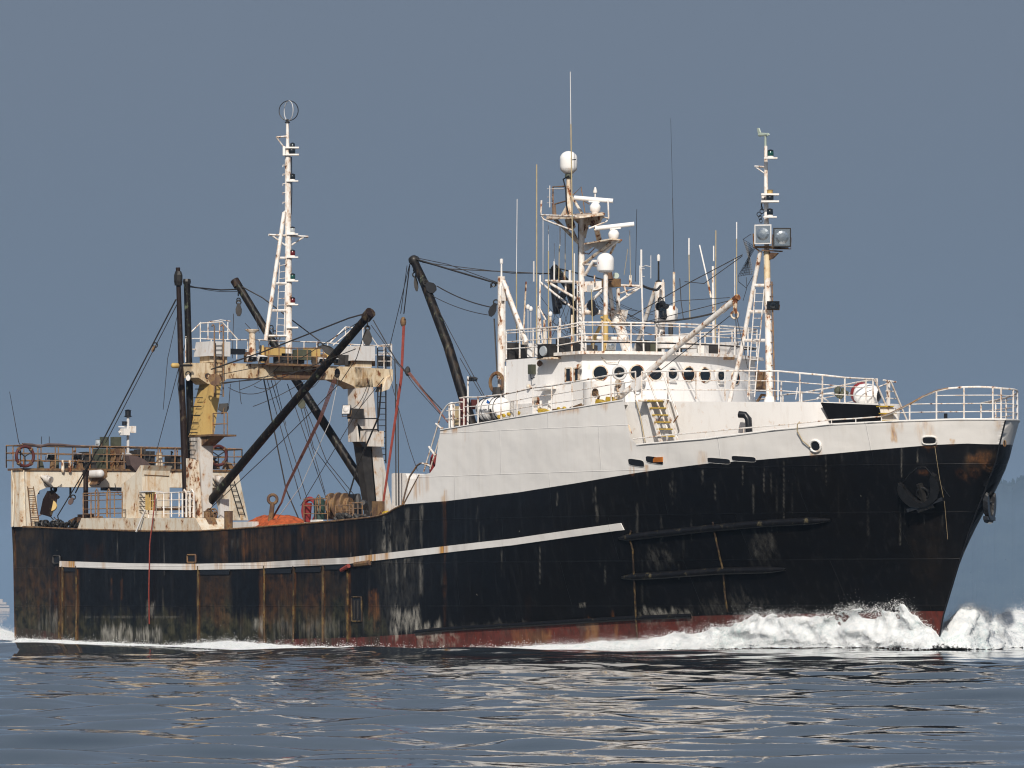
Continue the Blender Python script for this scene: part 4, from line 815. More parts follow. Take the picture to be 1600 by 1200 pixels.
# side fittings on the wheelhouse wall
MB().cbox(S(831, 577, -4.0), .22, .2, .34).build('horn', M['olive'], who); MB().tube([S(829, 585, -3.95), S(830, 592, -4.1), S(835, 590, -4.1)], .02, 5).build('cable', M['black'], who)
MB().lathe(S(827, 604, -3.95), [(.08, 0), (.07, .08), (.03, .1)], V3((0, -1, 0)), 10).build('deck_lamp', M['rustwhite'], who)
MB().lathe(S(846, 568, -3.95), [(.06, 0), (.12, .12), (.05, .2)], V3((.3, -1, 0)), 8).build('horn', M['rust'], who)
MB().lathe(S(907, 572, -3.95), [(.04, 0), (.09, .1), (.07, .2)], V3((.6, -1, 0)), 8).build('deck_lamp', M['rustwhite'], who)
mb = MB(); c1 = S(849, 607, -4.2); mb.hexa([c1 + V3(v) for v in ((-.42, -.2, -.08), (.42, -.2, -.02), (.42, .25, -.02), (-.42, .25, -.08), (-.25, -.15, .12), (.40, -.15, .14), (.40, .25, .14), (-.25, .25, .12))]); mb.build('awning', M['white'], who)
mb = MB(); a1 = S(941, 556, -2.2); mb.tube([wfront(938, 558)[0] + V3((.05, 0, 0)), wfront(945, 566)[0] + V3((.12, 0, 0)), wfront(962, 567)[0] + V3((.12, 0, 0)), wfront(968, 558)[0] + V3((.05, 0, 0))], .015, 5); mb.build('handle', M['white_rail'], who)
# tank and lockers against the wheelhouse
xk = S(895, 640, -4.4).x; tk = MB(); r_ = .62; ck = S(923, 650, -4.5)
tk.box(S(895, 655, -4.25), V3((ck.x, -3.9, S(895, 597, -4.25).z))); tk.lathe(V3((ck.x, -3.92, ck.z - .3)), [(.74, 0), (.74, S(923, 597, -4.5).z - ck.z + .3)], UP, 22)
tk.build('round_tank', M['white'], who, 30)
MB().box(S(804, 650, -3.98), S(835, 630, -3.9)).build('grey_locker', M['grey'], who)
for a in (844, 859, 800, 963, 800): MB().tube([S(a, 660, -4.9), S(a, 626 if a < 900 else 603, -4.9)], .075, 8).build('ventilator', M['white'], who, 60)
r4 = random.Random(9); mb = MB()
for i in range(16): a = S(r4.uniform(890, 935), r4.uniform(634, 642), -5.0); mb.bar(a, a + V3((r4.uniform(.3, .9), r4.uniform(-.1, .2), r4.uniform(-.05, .1))), .06, .06)
tag(mb.build('scrap_timber', M['rust']), 'pile of rusty brown pipes and timber on the boat deck by the round tank', 'scrap pile')
def valve(pts, mat, Y, yel):
    mb = MB(); mb.tube([S(a, b, Y) for a, b in pts], .05, 6); mb.lathe(S(*pts[0], Y), [(.16, -.03), (.16, .03)], V3((0, 1, 0)), 12); mb.build('valve_pipe', M[mat], who, 60)
    MB().cbox(S(*yel, Y), .5, .3, .14, ry=.3).build('yellow_bracket', M['stepyellow'], who)
valve([(930, 614), (936, 619), (932, 632)], 'rust', -5.1, (942, 630)); valve([(966, 600), (965, 608), (968, 616), (961, 623), (960, 630)], 'rustwhite', -5.0, (958, 626))
valve([(838, 626), (842, 634), (840, 642)], 'rustwhite', -5.1, (852, 644)); 
for a, b in ((789, 650), (797, 648), (782, 652), (812, 646), (875, 640), (884, 639)): MB().lathe(S(a, b, -5.2), [(.05, 0), (.075, .06), (.05, .12)], V3((0, -1, .3)), 8).build('yellow_fitting', M['stepyellow'], who)
MB().cbox(S(878, 641, -5.1), .9, .2, .12).build('pipe_rack', M['rust'], who)
# life raft canister
c1 = S(771, 640, -4.7); lr = tag(empty('life_raft', c1), 'white ribbed life raft canister strapped beside the railing', 'life raft')
ax = V3((1, .12, .05)).normalized(); prof = [(.12, -.66), (.30, -.63), (.40, -.52), (.42, -.30), (.42, .30), (.40, .52), (.30, .63), (.12, .66)]
MB().lathe((0, 0, 0), prof, ax, 22).build('canister', M['gelcoat'], lr, 50)
for h_ in (-.42, -.2, 0, .22, .44): MB().torus(ax * h_, .425, .018, ax, 24, 5).build('strap', M['black' if abs(h_) > .1 else 'grey'], lr)
MB().torus(ax * .02, .43, .01, V3((0, 0, 1)) + ax * .02, 24, 5, m=0).build('seam_rope', M['dark'], lr)
mb = MB(); mb.cbox((0, 0, -.45), 1.1, .7, .1); mb.bar((-.4, -.3, -.5), (-.4, -.42, .0), .05, .05); mb.bar((.4, -.3, -.5), (.4, -.42, .0), .05, .05); mb.build('cradle', M['dark'], lr)
mb = MB(); mb.cbox(ax * .15 + V3((0, -.36, .22)), .16, .02, .16, ry=.5); mb.build('blue_label', plain('blue_print', (.02, .12, .4)), lr)
# boat deck railing (starboard edge, forward house edge) and aft stairs
def edge(px): return V3((0, 0, 0))
bd = [(722, 621, 664), (744, 621, 660), (780, 617, 655), (805, 612, 651), (830, 606, 647), (859, 603, 643), (891, 597, 639), (921, 592, 634), (952, 586, 629), (990, 581, 624)]
lo = [H(a, min(c + 1, 800)) + V3((0, .08, 0)) for a, b, c in bd]; top = [V3((p.x, p.y, S(a, b, p.y).z)) for (a, b, c), p in zip(bd, lo)]
rails(lo, top, M['white_rail'], 'railing', ship, mid=(.33, .66), r=.032, rp=.028); 
lo2 = [V3((p.x, -p.y, p.z)) for p in lo]; top2 = [V3((p.x, -p.y, p.z)) for p in top]; rails(lo2, top2, M['white_rail'], 'railing', ship, mid=(.33, .66), r=.032)
Y5 = -5.35; mb = MB()
for d in (0, .5):
    mb.tube([S(722, 628, Y5 + d), S(702, 631, Y5 + d), S(698, 634, Y5 + d), S(690, 645, Y5 + d), S(662, 737, Y5 + d)], .03, 6)
    mb.tube([S(672, 733, Y5 + d), S(692, 668, Y5 + d)], .03, 6)
for a, b in (((681, 662), (690, 670)), ((670, 698), (680, 712)), ((660, 724), (672, 728))): mb.tube([S(*a, Y5), S(*b, Y5)], .04, 6)
for a in (702, 708, 718): mb.tube([S(a, 630, Y5 + .1), S(a, 669, Y5 + .1)], .028, 6)
for h_ in (642, 655): mb.tube([S(696, h_, Y5 + .1), S(722, h_ - 2, Y5 + .1)], .018, 5)
mb.tube([S(731, 668, Y5), S(731, 588, Y5)], .035, 6); mb.tube([S(731, 620, Y5), S(718, 622, Y5)], .03, 6)
mb.build('stair_rail', M['white_rail'], ship, 60)
mb = MB(); mb.tube([S(628, 792, Y5), S(633, 770, Y5), S(640, 745, Y5), S(652, 727, Y5), S(657, 724, Y5), S(668, 725, Y5)], .035, 6); mb.tube([S(624, 800, Y5), S(655, 742, Y5)], .03, 6); mb.build('stair_rail', M['rustrail'], ship, 60)
floodlight(S(739, 593, Y5), V3((.8, -.2, -.5)), .34, .14, .14, ship, 'dark', 'glass')
MB().lathe(S(706, 668, -4.9), [(.13, 0), (.13, .8), (.08, .9), (.02, .92)], UP, 12).build('ventilator', M['white'], ship, 60)
MB().cbox(S(720, 650, -4.6), .4, .4, .7).build('deck_box', M['tan'], ship); MB().lathe(S(724, 668, -4.8), [(.12, 0), (.12, .5), (.14, .6), (.14, 1), (.05, 1.05)], UP, 10).build('red_extinguisher', M['darkred'], ship)
MB().cbox(S(742, 632, -4.4), .1, .3, .35).build('red_box', M['darkred'], ship); MB().lathe(S(677, 728, -4.9), [(.1, -.3), (.14, -.1), (.14, .3), (.08, .45)], V3((.2, 0, 1)), 10).build('red_cylinder', M['redpaint'], ship)
# motor reel hanging beside the kingpost
o = tag(empty('cable_reel', S(776, 603, -3.9)), 'rusty reel hanging at the foot of the white kingpost', 'cable reel')
MB().torus((0, 0, .12), .26, .07, V3((.55, -1, 0)), 20, 6, 1, 1.3).build('rim', M['rust'], o); MB().lathe((.05, 0, -.35), [(.1, -.2), (.2, 0), (.16, .3)], V3((0, 0, 1)), 8).build('gear', M['dark'], o)
# ------------------------------------------------------------------ roof (monkey island) railing and gear
zr = lambda y: roofz(Xc_, y) + .11
pr = [S(791, 566, -3.9)] ; seq = [(791, -3.9), (812, -3.9), (833, -3.9), (853, -3.9), (872, -3.95)]
lo = [V3((S(a, 565, y).x, y, zr(y) - .1)) for a, y in seq] + [V3((front_x(y) + .15, y, zr(y))) for y in (-3.9, -3.3, -2.4, -1.5, -.6, .3, 1.2, 2.1, 3.0, 3.8)] + [V3((Xc_ - 1.5, 4.0, zr(0))), V3((Xc_ - 3, 3.9, zr(0))), V3((X0w, 3.9, zr(0)))]
top = [p + UP * 1.02 for p in lo]; rails(lo, top, M['white_rail'], 'roof_railing', who, mid=(.35, .60, .9), r=.03, rm=.02)
MB().tube([p + UP * .33 + V3((-.05, .03, 0)) for p in lo[4:]], .035, 5).build('cable_bundle', M['black'], who)
mb = MB(); c = S(857, 549, -4.1); mb.cbox(c, .62, .5, .5, rz=.1); fo = mb.build('searchlight', M['iron'], who); MB().lathe(c + V3((.05, -.24, 0)), [(.19, 0), (.17, .06)], V3((.1, -1, 0)), 16).build('lens', M['lens_clear'], fo)
MB().cbox(S(858, 560, -4.1), .9, .5, .06).build('shelf', M['rustwhite'], who)
for a, Y, mt in ((836, -3.4, 'grey'), (820, -3, 'dark'), (800, -3.2, 'dark'), (895, -2, 'dark'), (925, -1.5, 'dark'), (1005, -.5, 'dark'), (1020, 0, 'olive'), (1110, 2, 'dark'), (1140, 2.6, 'grey'), (1085, 2, 'grey'), (880, -3.2, 'dark'), (1098, 1.5, 'white')):
    c = S(a, 548, Y); MB().cbox(V3((c.x, c.y, zr(0) + .2)), r4.uniform(.3, .6), r4.uniform(.3, .6), r4.uniform(.35, .75), rz=r4.uniform(0, 1)).build('equipment_box', M[mt], who)
MB().lathe(V3((Xc_ - .3, .6, zr(0))), [(.75, .25), (.75, .62), (.7, .66)], UP, 24).build('drum_housing', M['white'], who, 40)
MB().lathe(V3((Xc_ - .3, .6, zr(0))), [(.2, 0), (.2, .26)], UP, 12).build('drum_stand', M['dark'], who, 40)
floodlight(S(955, 541, -2.3), V3((1, -.3, -.3)), .36, .3, .2, who, 'grey', 'mirror'); floodlight(S(1143, 546, 2.8), V3((1, -.4, -.3)), .36, .3, .2, who, 'grey', 'mirror')
for a in (957, 1141): MB().bar(S(a - 9, 553 if a < 1000 else 560, 0), S(a + 5, 553 if a < 1000 else 560, 0), .1, .1).build('rust_strip', M['rust'], who)
# white capsule lamp
c = S(1048, 490, 3.2); o = MB().lathe(c + V3((0, 0, -.35)), [(.12, 0), (.24, .1), (.27, .3), (.27, .5), (.2, .6), (.1, .64)], UP, 16).build('searchlight', M['white'], who, 60)
MB().lathe(c + V3((-.05, -.25, 0)), [(.2, 0), (.22, .1), (.2, .14)], V3((-.3, -1, 0)), 16).build('lens', M['glass'], o); MB().cbox(c + V3((.05, -.28, .05)), .1, .04, .14).build('nameplate', M['black'], o)
MB().tube([c - UP * .35, c - UP * 1.6], .09, 8).build('stand', M['dark'], o)
# ------------------------------------------------------------------ radar mast
rm = tag(empty('radar_mast', parent=ship), 'white rust streaked mast with radar scanners, satellite domes and whip antennas')
Xr = S(907, 500, 0).x; q = lambda a, b, Y=0.0: S(a, b, Y)
MB().tube([q(908.5, 565), q(909, 340)], .125, 12, .11).build('column', M['mast'], rm, 60)
MB().tube([q(904.5, 560, .1), q(905, 345, .1)], .05, 8).build('cable_trunk', M['black'], rm)
ladder(q(902, 558, -.4), q(902, 441, -.4), q(917, 558, -.4), q(906, 441, -.4), 12, M['white_rail'], rm, .035, .02)
mb = MB(); mb.hexa([q(894, 560, -.5), q(930, 560, .5), q(925, 560, .9), q(900, 560, .2), q(906, 535, -.1), q(914, 535, .1), q(914, 535, .2), q(906, 535, 0)]); 
mb = MB(); mb.tube([q(958, 488, .6), q(970, 515, .8), q(985, 562, 1.0)], .17, 8, .22); mb.tube([q(915, 488), q(960, 488, .6)], .09, 8); mb.tube([q(914, 480), q(943, 452, .3)], .06, 8); mb.tube([q(915, 482), q(911, 500)], .05, 6)
mb.prism([q(950, 484, .5), q(975, 484, .7), q(970, 505, .7), q(961, 496, .6)], (0, .2, 0)); mb.tube([q(953, 450, .5), q(958, 490, .6)], .07, 8); mb.tube([q(966, 450, .5), q(966, 490, .6)], .07, 8); mb.tube([q(912, 528, .0), q(980, 530, .8)], .08, 8)
mb.build('portal_frame', M['mast'], rm, 60); mb = MB(); mb.tube([q(914, 430), q(927, 408), q(940, 408, .2)], .06, 8); mb.tube([q(913, 412), q(935, 415, .2)], .06, 8)
mb.build('dome_bracket', M['mast'], rm, 60)
# crosstree
mb = MB(); Yx = (-3.2, 3.2)
mb.tube([q(853, 439, -.2), q(905, 441)], .06, 6); mb.tube([q(856, 441, -.4), q(903, 468)], .055, 6); mb.tube([q(844, 441, .6), q(898, 484, .4)], .045, 6); mb.tube([q(884, 441), q(884, 456)], .04, 6); mb.tube([q(844, 430, .6), q(842, 560, .4)], .035, 6)
mb.build('crosstree', M['mast'], rm, 60); mb = MB(); mb.tube([q(968, 446, .6), q(1003, 447, 1.0)], .05, 6); mb.tube([q(1003, 447, 1.0), q(968, 470, .6)], .045, 6); mb.tube([q(975, 447, .6), q(980, 461, .7)], .035, 6); mb.tube([q(970, 458, .6), q(1000, 448, .8)], .03, 6)
mb.build('crosstree', M['mast'], rm, 60)
MB().prism([q(912, 440, -.1), q(945, 439, .3), q(945, 448, .3), q(932, 453, .1), q(912, 456, -.1)], (-.1, .35, 0)).build('box_girder', M['mast'], rm)
MB().cbox(q(922, 451, -.3), .22, .12, .24).build('junction_box', M['grey'], rm)
mb = MB(); mb.tube([q(842, 478, .4), q(850, 560, .3)], .03, 5); mb.tube([q(841, 478, .4), q(841, 560, .3)], .03, 5)
for i in range(5): mb.tube([q(841, 495 + i * 14, .4), q(843 + i * 1.6, 495 + i * 14, .4)], .02, 5)
mb.build('brace', M['white_rail'], rm); MB().tube([q(853, 500, -1.5), q(842, 480, -1.5)], .03, 5).build('stay', M['white_rail'], rm)
# upper platform
mb = MB(); mb.prism([q(853, 341, -.7), q(905, 338, -1.1), q(945, 333, -.2), q(941, 331, .5), q(900, 334, .9), q(855, 337, .6)], (0, 0, -.07)); mb.build('upper_platform', M['rustwhite'], rm)
mb = MB(); mb.prism([q(893, 341, 0), q(941, 335, .1), q(934, 348, .1), q(928, 355, .1), q(916, 350, 0), q(911, 372, 0), q(906, 372, 0), q(906, 352, 0)], (0, .12, 0)); mb.tube([q(869, 344), q(906, 382)], .06, 6); mb.tube([q(890, 350), q(903, 378)], .05, 6); mb.tube([q(889, 342), q(893, 356)], .16, 8); mb.build('bracket', M['rustwhite'], rm)
mb = MB(); mb.tube([q(846, 313, -.8), q(845, 335, -.8), q(850, 343, -.8), q(865, 349, -.9), q(895, 360, -1.1)], .035, 6); mb.tube([q(845, 336, -.8), q(900, 338, -1.2)], .04, 6); mb.tube([q(950, 312, .2), q(951, 340, .2), q(948, 346, .1), q(938, 350, -.2), q(920, 357, -.6)], .03, 6); mb.tube([q(940, 339, .1), q(951, 341, .1)], .03, 6); mb.build('guard_rail', M['mast'], rm)
mb = MB(); mb.tube([q(888, 337), q(888.5, 278)], .10, 10, .08); mb.tube([q(890, 302), q(909, 333)], .05, 6); mb.prism([q(876, 336), q(889, 336), q(886, 318)], (0, .1, 0)); mb.tube([q(892, 337), q(889, 300)], .045, 6); mb.build('dome_post', M['rustwhite'], rm, 60)
mb = MB(); mb.tube([q(889, 275, -.1), q(880, 280, -.15), q(884, 295, -.15), q(885, 320, -.15), q(888, 334, -.15)], .03, 6); mb.build('cable', M['black'], rm)
mb = MB(); mb.tube([q(864, 337, .3), q(864, 292, .3), q(880, 291, .1), q(885, 291)], .03, 5); mb.tube([q(867, 319, .3), q(885, 314)], .03, 5); mb.tube([q(895, 305), q(908, 292, .2), q(914, 333, .3)], .02, 5); mb.tube([q(912, 314, .2), q(921, 319, .4)], .02, 5); mb.tube([q(868, 345, .2), q(866, 320, .2)], .06, 6); mb.build('antenna_frame', M['rustrail'], rm)
mb = MB(); mb.tube([q(859, 290, -.2), q(859, 324, -.2)], .022, 5)
for y in (295, 308, 317): mb.tube([q(855, y, -.2), q(864, y, .2)], .012, 4)
mb.tube([q(864, 295, .2), q(883, 295, 0)], .018, 5); mb.build('dipole_antenna', M['grey'], rm)
def dome(px, ytop, ybot, R_, Y, name='satellite_dome'):
    c = q(px, ybot, Y); h = (ybot - ytop) * sz(c); pr = [(R_ * .93, 0), (R_, .06)] + [(R_ * .99, h - R_ * .95)] + [(R_ * math.cos(t), h - R_ * .9 + R_ * .9 * math.sin(t)) for t in np.linspace(.12, 1.5, 9)]
    return MB().lathe(c, pr, UP, 26).build(name, M['gelcoat'], rm, 50)
d1 = dome(888.5, 236, 263, .325, 0); MB().lathe(q(888.5, 263), [(.31, 0), (.30, -.06), (.16, -.19), (.1, -.2)], UP, 20).build('base', M['grey'], d1, 40); MB().lathe(q(888.5, 279), [(.12, 0), (.14, .06), (.12, .2)], UP, 10).build('mount', M['olive'], d1)
k_ = sz(q(888, 250)); MB().cbox(q(897, 249.5, -.31), .18, .01, .035, rz=.2).build('dark_mark', M['black'], d1)
Yd = -.9; d2 = dome(946, 395, 423, .315, Yd); MB().lathe(q(946, 423, Yd), [(.29, 0), (.2, -.06)], UP, 20).build('base', M['grey'], d2)
MB().cbox(q(935.5, 411, Yd - .28), .10, .02, .07, rz=-.9).build('red_mark', M['redpaint'], d2)
MB().tube([q(946.5, 423, Yd), q(946.5, 492, Yd)], .085, 10).build('pole', M['mast'], d2, 60); MB().tube([q(946.5, 492, Yd), q(946.5, 552, Yd)], .095, 10).build('rusty_pole', M['yellow'], d2, 60)
mb = MB(); mb.tube([q(942, 502, Yd), q(930, 525, 0), q(922, 552, .3)], .07, 6); mb.tube([q(940, 496, Yd), q(950, 500, Yd), q(958, 510, Yd)], .06, 6); mb.build('rusty_strut', M['yellow'], d2)
# radar scanners
def radar(bar0, bar1, pod, rp_, Y, Y1):
    a, b = q(*bar0, Y), q(*bar1, Y1); o = MB().tube([a, a.lerp(b, .02), a.lerp(b, .98), b], .085, 10).build('radar_scanner', M['gelcoat'], rm, 50)
    c = q(pod[0], pod[1], (Y + Y1) / 2); MB().lathe(c - UP * .2, [(.10, 0), (.12, .04), (.19, .12), (.2, .22), (.2, .26), (.14, .36), (.08, .40)], UP, 16).build('radar_pod', M['gelcoat'], o, 40)
    MB().bar(a.lerp(b, .38) - UP * .09, a.lerp(b, .66) - UP * .09, .12, .05).build('scanner_mount', M['white'], o)
    return c
c = radar((897, 309), (958, 314), (930, 325), .2, -.5, .5); MB().tube([c - UP * .15, c - UP * .32], .12, 8).build('radar_foot', M['white'], rm)
c = radar((930, 357), (991, 350), (959, 367), .2, -.5, .6); MB().tube([c - UP * .15, c - UP * .32], .12, 8).build('radar_foot', M['white'], rm)
mb = MB(); mb.prism([q(912, 380, -.3), q(935, 376, -.4), q(955, 372, -.3), q(972, 374, .1), q(968, 378, .3), q(950, 376, .5), q(912, 380, .3)], (0, 0, -.05)); mb.build('lower_platform', M['rustwhite'], rm)
mb = MB(); mb.prism([q(912, 379, -.02), q(966, 376, -.02), q(950, 388, -.02), q(941, 396, -.02), q(938, 392, -.02), q(925, 385, -.02), q(913, 392, -.02)], (0, .1, 0)); mb.build('bracket', M['white'], rm)
mb = MB(); mb.tube([q(911, 413), q(953, 380, -.1)], .055, 6); mb.tube([q(953, 398, .2), q(961, 382, .2)], .05, 6); mb.tube([q(936, 374, .1), q(932, 357, -.3)], .10, 8); mb.tube([q(912, 395), q(920, 397), q(932, 385)], .02, 5); mb.build('strut', M['rustwhite'], rm)
MB().lathe(q(930, 308, .3), [(.03, 0), (.03, .14), (.07, .15), (.08, .2), (.03, .36)], UP, 10).build('beacon', M['white'], rm, 50)
MB().tube([q(930, 325, .3), q(930, 306, .3)], .025, 5).build('beacon_post', M['iron'], rm)
MB().lathe(q(962, 434, -.2), [(.04, 0), (.05, .2), (.11, .4)], V3((.3, -.2, .05)), 12).build('loudhailer', M['verdigris'], rm, 60)
mb = MB(); mb.cbox(q(955, 442, .3), .5, .5, .3); mb.tube([q(953, 437, .1), q(951, 425, .1)], .12, 8); mb.build('motor', M['rust'], rm)
# whip antennas: x at the top, y top, y bottom, x bottom, radius, material, plane
for xt, yt, yb, xb, r_, mt, Y in ((808, 311, 427, 807, .012, 'white', -2.5), (807, 427, 560, 807, .022, 'tan', -2.5), (838.5, 257, 550, 838.5, .024, 'tan', -2.2), (848.5, 335, 440, 848.5, .014, 'grey', .4), (857, 352, 392, 857, .01, 'grey', -.5), (857, 392, 560, 857, .022, 'tan', -.8),
    (866, 380, 440, 866, .010, 'grey', .3), (875, 352, 384, 875, .022, 'white', -.2), (874, 384, 438, 873, .016, 'tan', -.2), (883, 358, 438, 883, .014, 'tan', 0), (891, 112, 194, 892, .012, 'white', -1.4), (892, 194, 560, 897, .022, 'tan', -1.4), (897.5, 396, 470, 897, .02, 'white', -1.3),
    (984, 360, 430, 985, .010, 'tan', .7), (995, 327, 440, 993, .010, 'iron', .8), (981, 389, 430, 975, .010, 'tan', .7), (1002, 390, 420, 1002, .035, 'white', -1.0), (1002, 420, 556, 1006, .03, 'white_rail', -1.0), (1017, 399, 435, 1017, .010, 'white', .2), (1048, 185, 310, 1051, .006, 'iron', 2), (1051, 310, 425, 1053, .012, 'dark', 2), (1053, 425, 485, 1053, .045, 'rustwhite', 2),
    (1076.5, 372, 398, 1076.5, .026, 'white', 1.5), (1076.5, 398, 500, 1078, .018, 'tan', 1.5), (1093, 383, 440, 1106, .026, 'white', 2.5), (1106, 440, 465, 1111, .035, 'rustwhite', 2.5), (1115, 384, 408, 1115, .024, 'white', 2.7), (1114, 416, 552, 1115, .045, 'mast', 2.7), (1118.5, 360, 552, 1118, .02, 'tan', 2.9), (1148, 403, 480, 1148, .02, 'grey', 3.0), (1151, 347, 373, 1151, .02, 'white', 3.2), (1151, 373, 475, 1151, .018, 'tan', 3.2),
    (822, 440, 540, 817, .03, 'rustwhite', -2.9), (825, 482, 560, 825, .012, 'grey', -2.9), (829.5, 485, 560, 829.5, .012, 'grey', -2.8), (866, 408, 440, 866, .03, 'white', .2), (890.5, 422, 440, 890.5, .05, 'white', 0), (882, 424, 442, 882, .03, 'rustwhite', 0), (929, 430, 442, 929, .03, 'rustwhite', 0), (850.5, 500, 560, 850.5, .04, 'rustwhite', -3), (860, 495, 555, 860, .04, 'rustwhite', -3), (875, 497, 558, 875, .04, 'white_rail', -3.2), (834, 408, 440, 834, .03, 'grey', .6), (893.5, 492, 560, 893.5, .035, 'rustwhite', -2.5), (924, 452, 545, 927, .02, 'tan', -1.8), (985, 430, 446, 985, .05, 'rustwhite', .8)):
    MB().tube([q(xb, yb, Y), q(xt, yt, Y)], r_ * 1.05, 6).build('whip_antenna', M[mt], rm)
for px, py, Y in ((825, 483, -2.9), (829.5, 486, -2.8), (860, 494, -3)): MB().lathe(q(px, py, Y), [(.05, 0), (.08, .06), (.06, .14), (.02, .17)], UP, 10).build('gps_dome', M['white'], rm, 60)
mb = MB(); mb.tube([q(1002, 418, -1), q(1009, 415, -1), q(1017, 417, -1)], .02, 5); mb.tube([q(1000, 415, -1), q(1000, 447, -1)], .03, 5)
for y in (420, 432): mb.tube([q(1002, y, -1), q(1007, y, -1)], .015, 4)
mb.build('antenna_bracket', M['grey'], rm)
# tangle of small cables between mast and roof
r5 = random.Random(21); 
for i in range(16):
    a = q(r5.uniform(915, 960), r5.uniform(452, 475), r5.uniform(-.5, 1)); b = q(r5.uniform(960, 1030), r5.uniform(480, 530), r5.uniform(0, 3)); rope('loose_cable', [a, b], .009, M['wire'], rm, r5.uniform(.05, .4))
for i in range(14):
    a = q(r5.uniform(842, 905), r5.uniform(440, 500), r5.uniform(-.5, 1)); b = q(r5.uniform(845, 915), r5.uniform(510, 558), r5.uniform(-2, 1)); rope('loose_cable', [a, b], .009, M['wire'], rm, r5.uniform(.0, .3))
for px, py, Y in ((925, 480, -1), (1036, 483, 3), (877, 468, 1)):
    mb = MB()
    for i in range(7): mb.ball(q(px + r5.uniform(-6, 6), py + r5.uniform(-11, 11), Y), r5.uniform(.09, .18), n=8, k=5)
    mb.build('black_fitting', M['black'], rm)
# ------------------------------------------------------------------ cargo boom before the wheelhouse
Yb = -4.4; cb = MB().tube([S(958, 630, -4.8), S(1060, 540, -4.2), S(1150, 467, -3.8)], .10, 10).build('cargo_boom', M['mast'], ship, 60); cb['label'] = 'white rust patched cargo boom slanting before the wheelhouse'
MB().tube([S(1128, 485, -3.8), S(1153, 464, -3.8)], .115, 10).build('rusty_head', M['rusthead'], cb, 60)
mb = MB(); mb.tube([S(1148, 470, -3.85), S(1149, 490, -3.85)], .10, 8, .06); mb.torus(S(1148, 492, -3.85), .12, .04, VD); mb.build('head_block', M['rustwhite'], cb, 60)
mb = MB(); mb.lathe(S(998, 601, -4.6), [(.24, -.1), (.26, 0), (.24, .1)], V3((.3, -1, .2)), 16); mb.torus(S(996, 610, -4.6), .15, .025, V3((.3, -1, .1))); mb.tube([S(985, 596, -4.7), S(1000, 592, -4.6)], .04, 6); mb.build('winch_drum', M['grey'], cb, 60)
for pix in ([(1150, 490), (1165, 560), (1168, 575)], [(1149, 490), (1152, 540)], [(1145, 490), (1020, 588)]): MB().tube([S(a, b, -3.9) for a, b in pix], .014, 5).build('runner_wire', M['wire'], cb)
# ------------------------------------------------------------------ foremast
fm = tag(empty('foremast', parent=ship), 'white and rusty foremast with floodlights and wind vane on the forward house'); Xf = S(1197, 600, 0).x
q = lambda a, b, Y=0.0: S(a, b, Y)
MB().tube([q(1203, 640), q(1200, 480), q(1198, 400)], .13, 12, .11).build('pole', M['mast'], fm, 60)
MB().tube([q(1199.5, 478), q(1198.2, 392)], .118, 12, .112).build('rusty_pole', painted('rusty_cream', (.72, .60, .40), .45, .55, .9, dirtc=(.5, .25, .06)), fm, 60)
MB().tube([q(1198, 392), q(1197, 300), q(1196.5, 228)], .095, 12, .06).build('topmast', M['mast'], fm, 60)
MB().lathe(q(1203, 640), [(.3, 0), (.16, .45)], UP, 10).build('mast_foot', M['white'], fm)
mb = MB(); mb.tube([q(1188, 392, -.2), q(1160, 540, -.2), q(1137, 640, -.2)], .075, 10, .085)
for y in (446, 487, 532): x = 1188 - (y - 392) * .192; mb.tube([q(x, y, -.2), q(1201, y)], .06, 8)
mb.build('brace', M['mast'], fm, 60)
ladder(q(1180, 452, -.3), q(1168, 620, -.3), q(1194, 452, -.3), q(1179, 620, -.3), 13, M['white_rail'], fm, .022, .014)
mb = MB(); mb.tube([q(1206, 440), q(1209, 560), q(1211, 625)], .03, 6)
for i in range(10): mb.tube([q(1203, 445 + i * 18), q(1208, 445 + i * 18)], .02, 5)
mb.build('conduit', M['rustrail'], fm)
mb = MB(); mb.prism([q(1190, 392, -.3), q(1223, 394, .3), q(1223, 394, .6), q(1190, 392, .3)], (0, 0, .05)); mb.prism([q(1192, 394), q(1215, 395), q(1206, 404), q(1200, 406)], (0, .08, 0)); mb.build('bracket', M['rust'], fm)
floodlight(q(1192, 366, -.4), V3((.62, -.72, .02)), .60, .68, .38, fm, 'grey', 'mirror'); floodlight(q(1222, 371, .1), V3((.80, -.5, -.05)), .62, .66, .38, fm, 'iron', 'mirror')
mb = MB(); mb.tube([q(1178, 386, -.5), q(1232, 388, .4)], .04, 6); mb.tube([q(1177, 365, -.5), q(1178, 386, -.5), q(1186, 392, -.3)], .03, 5); mb.build('lamp_frame', M['rust'], fm)
floodlight(q(1208, 477, -.1), V3((.8, -.5, -.3)), .44, .30, .2, fm, 'iron', 'glass')
navlight(q(1204, 246, -.1), fm, 'lens_green'); navlight(q(1203, 338, -.1), fm, 'glass')
mb = MB(); mb.cbox(q(1203, 315, -.1), .62, .34, .06, rz=TH); mb.cbox(q(1203, 304, -.1), .62, .34, .06, rz=TH); mb.cbox(q(1192, 310), .1, .3, .34, rz=TH); mb.build('lamp_cage', M['white'], fm); MB().lathe(q(1203, 314, -.1), [(.11, 0), (.13, .05), (.13, .18), (.1, .2)], UP, 12).build('navigation_light', M['glass'], fm, 60); MB().lathe(q(1203, 303, -.1), [(.1, 0), (.1, .12), (.13, .14)], UP, 12).build('navigation_light', M['yellow'], fm, 60)
mb = MB(); mb.tube([q(1180, 260), q(1196, 261)], .04, 6); mb.tube([q(1182, 262), q(1195, 271)], .025, 5); mb.build('bracket', M['mast'], fm)
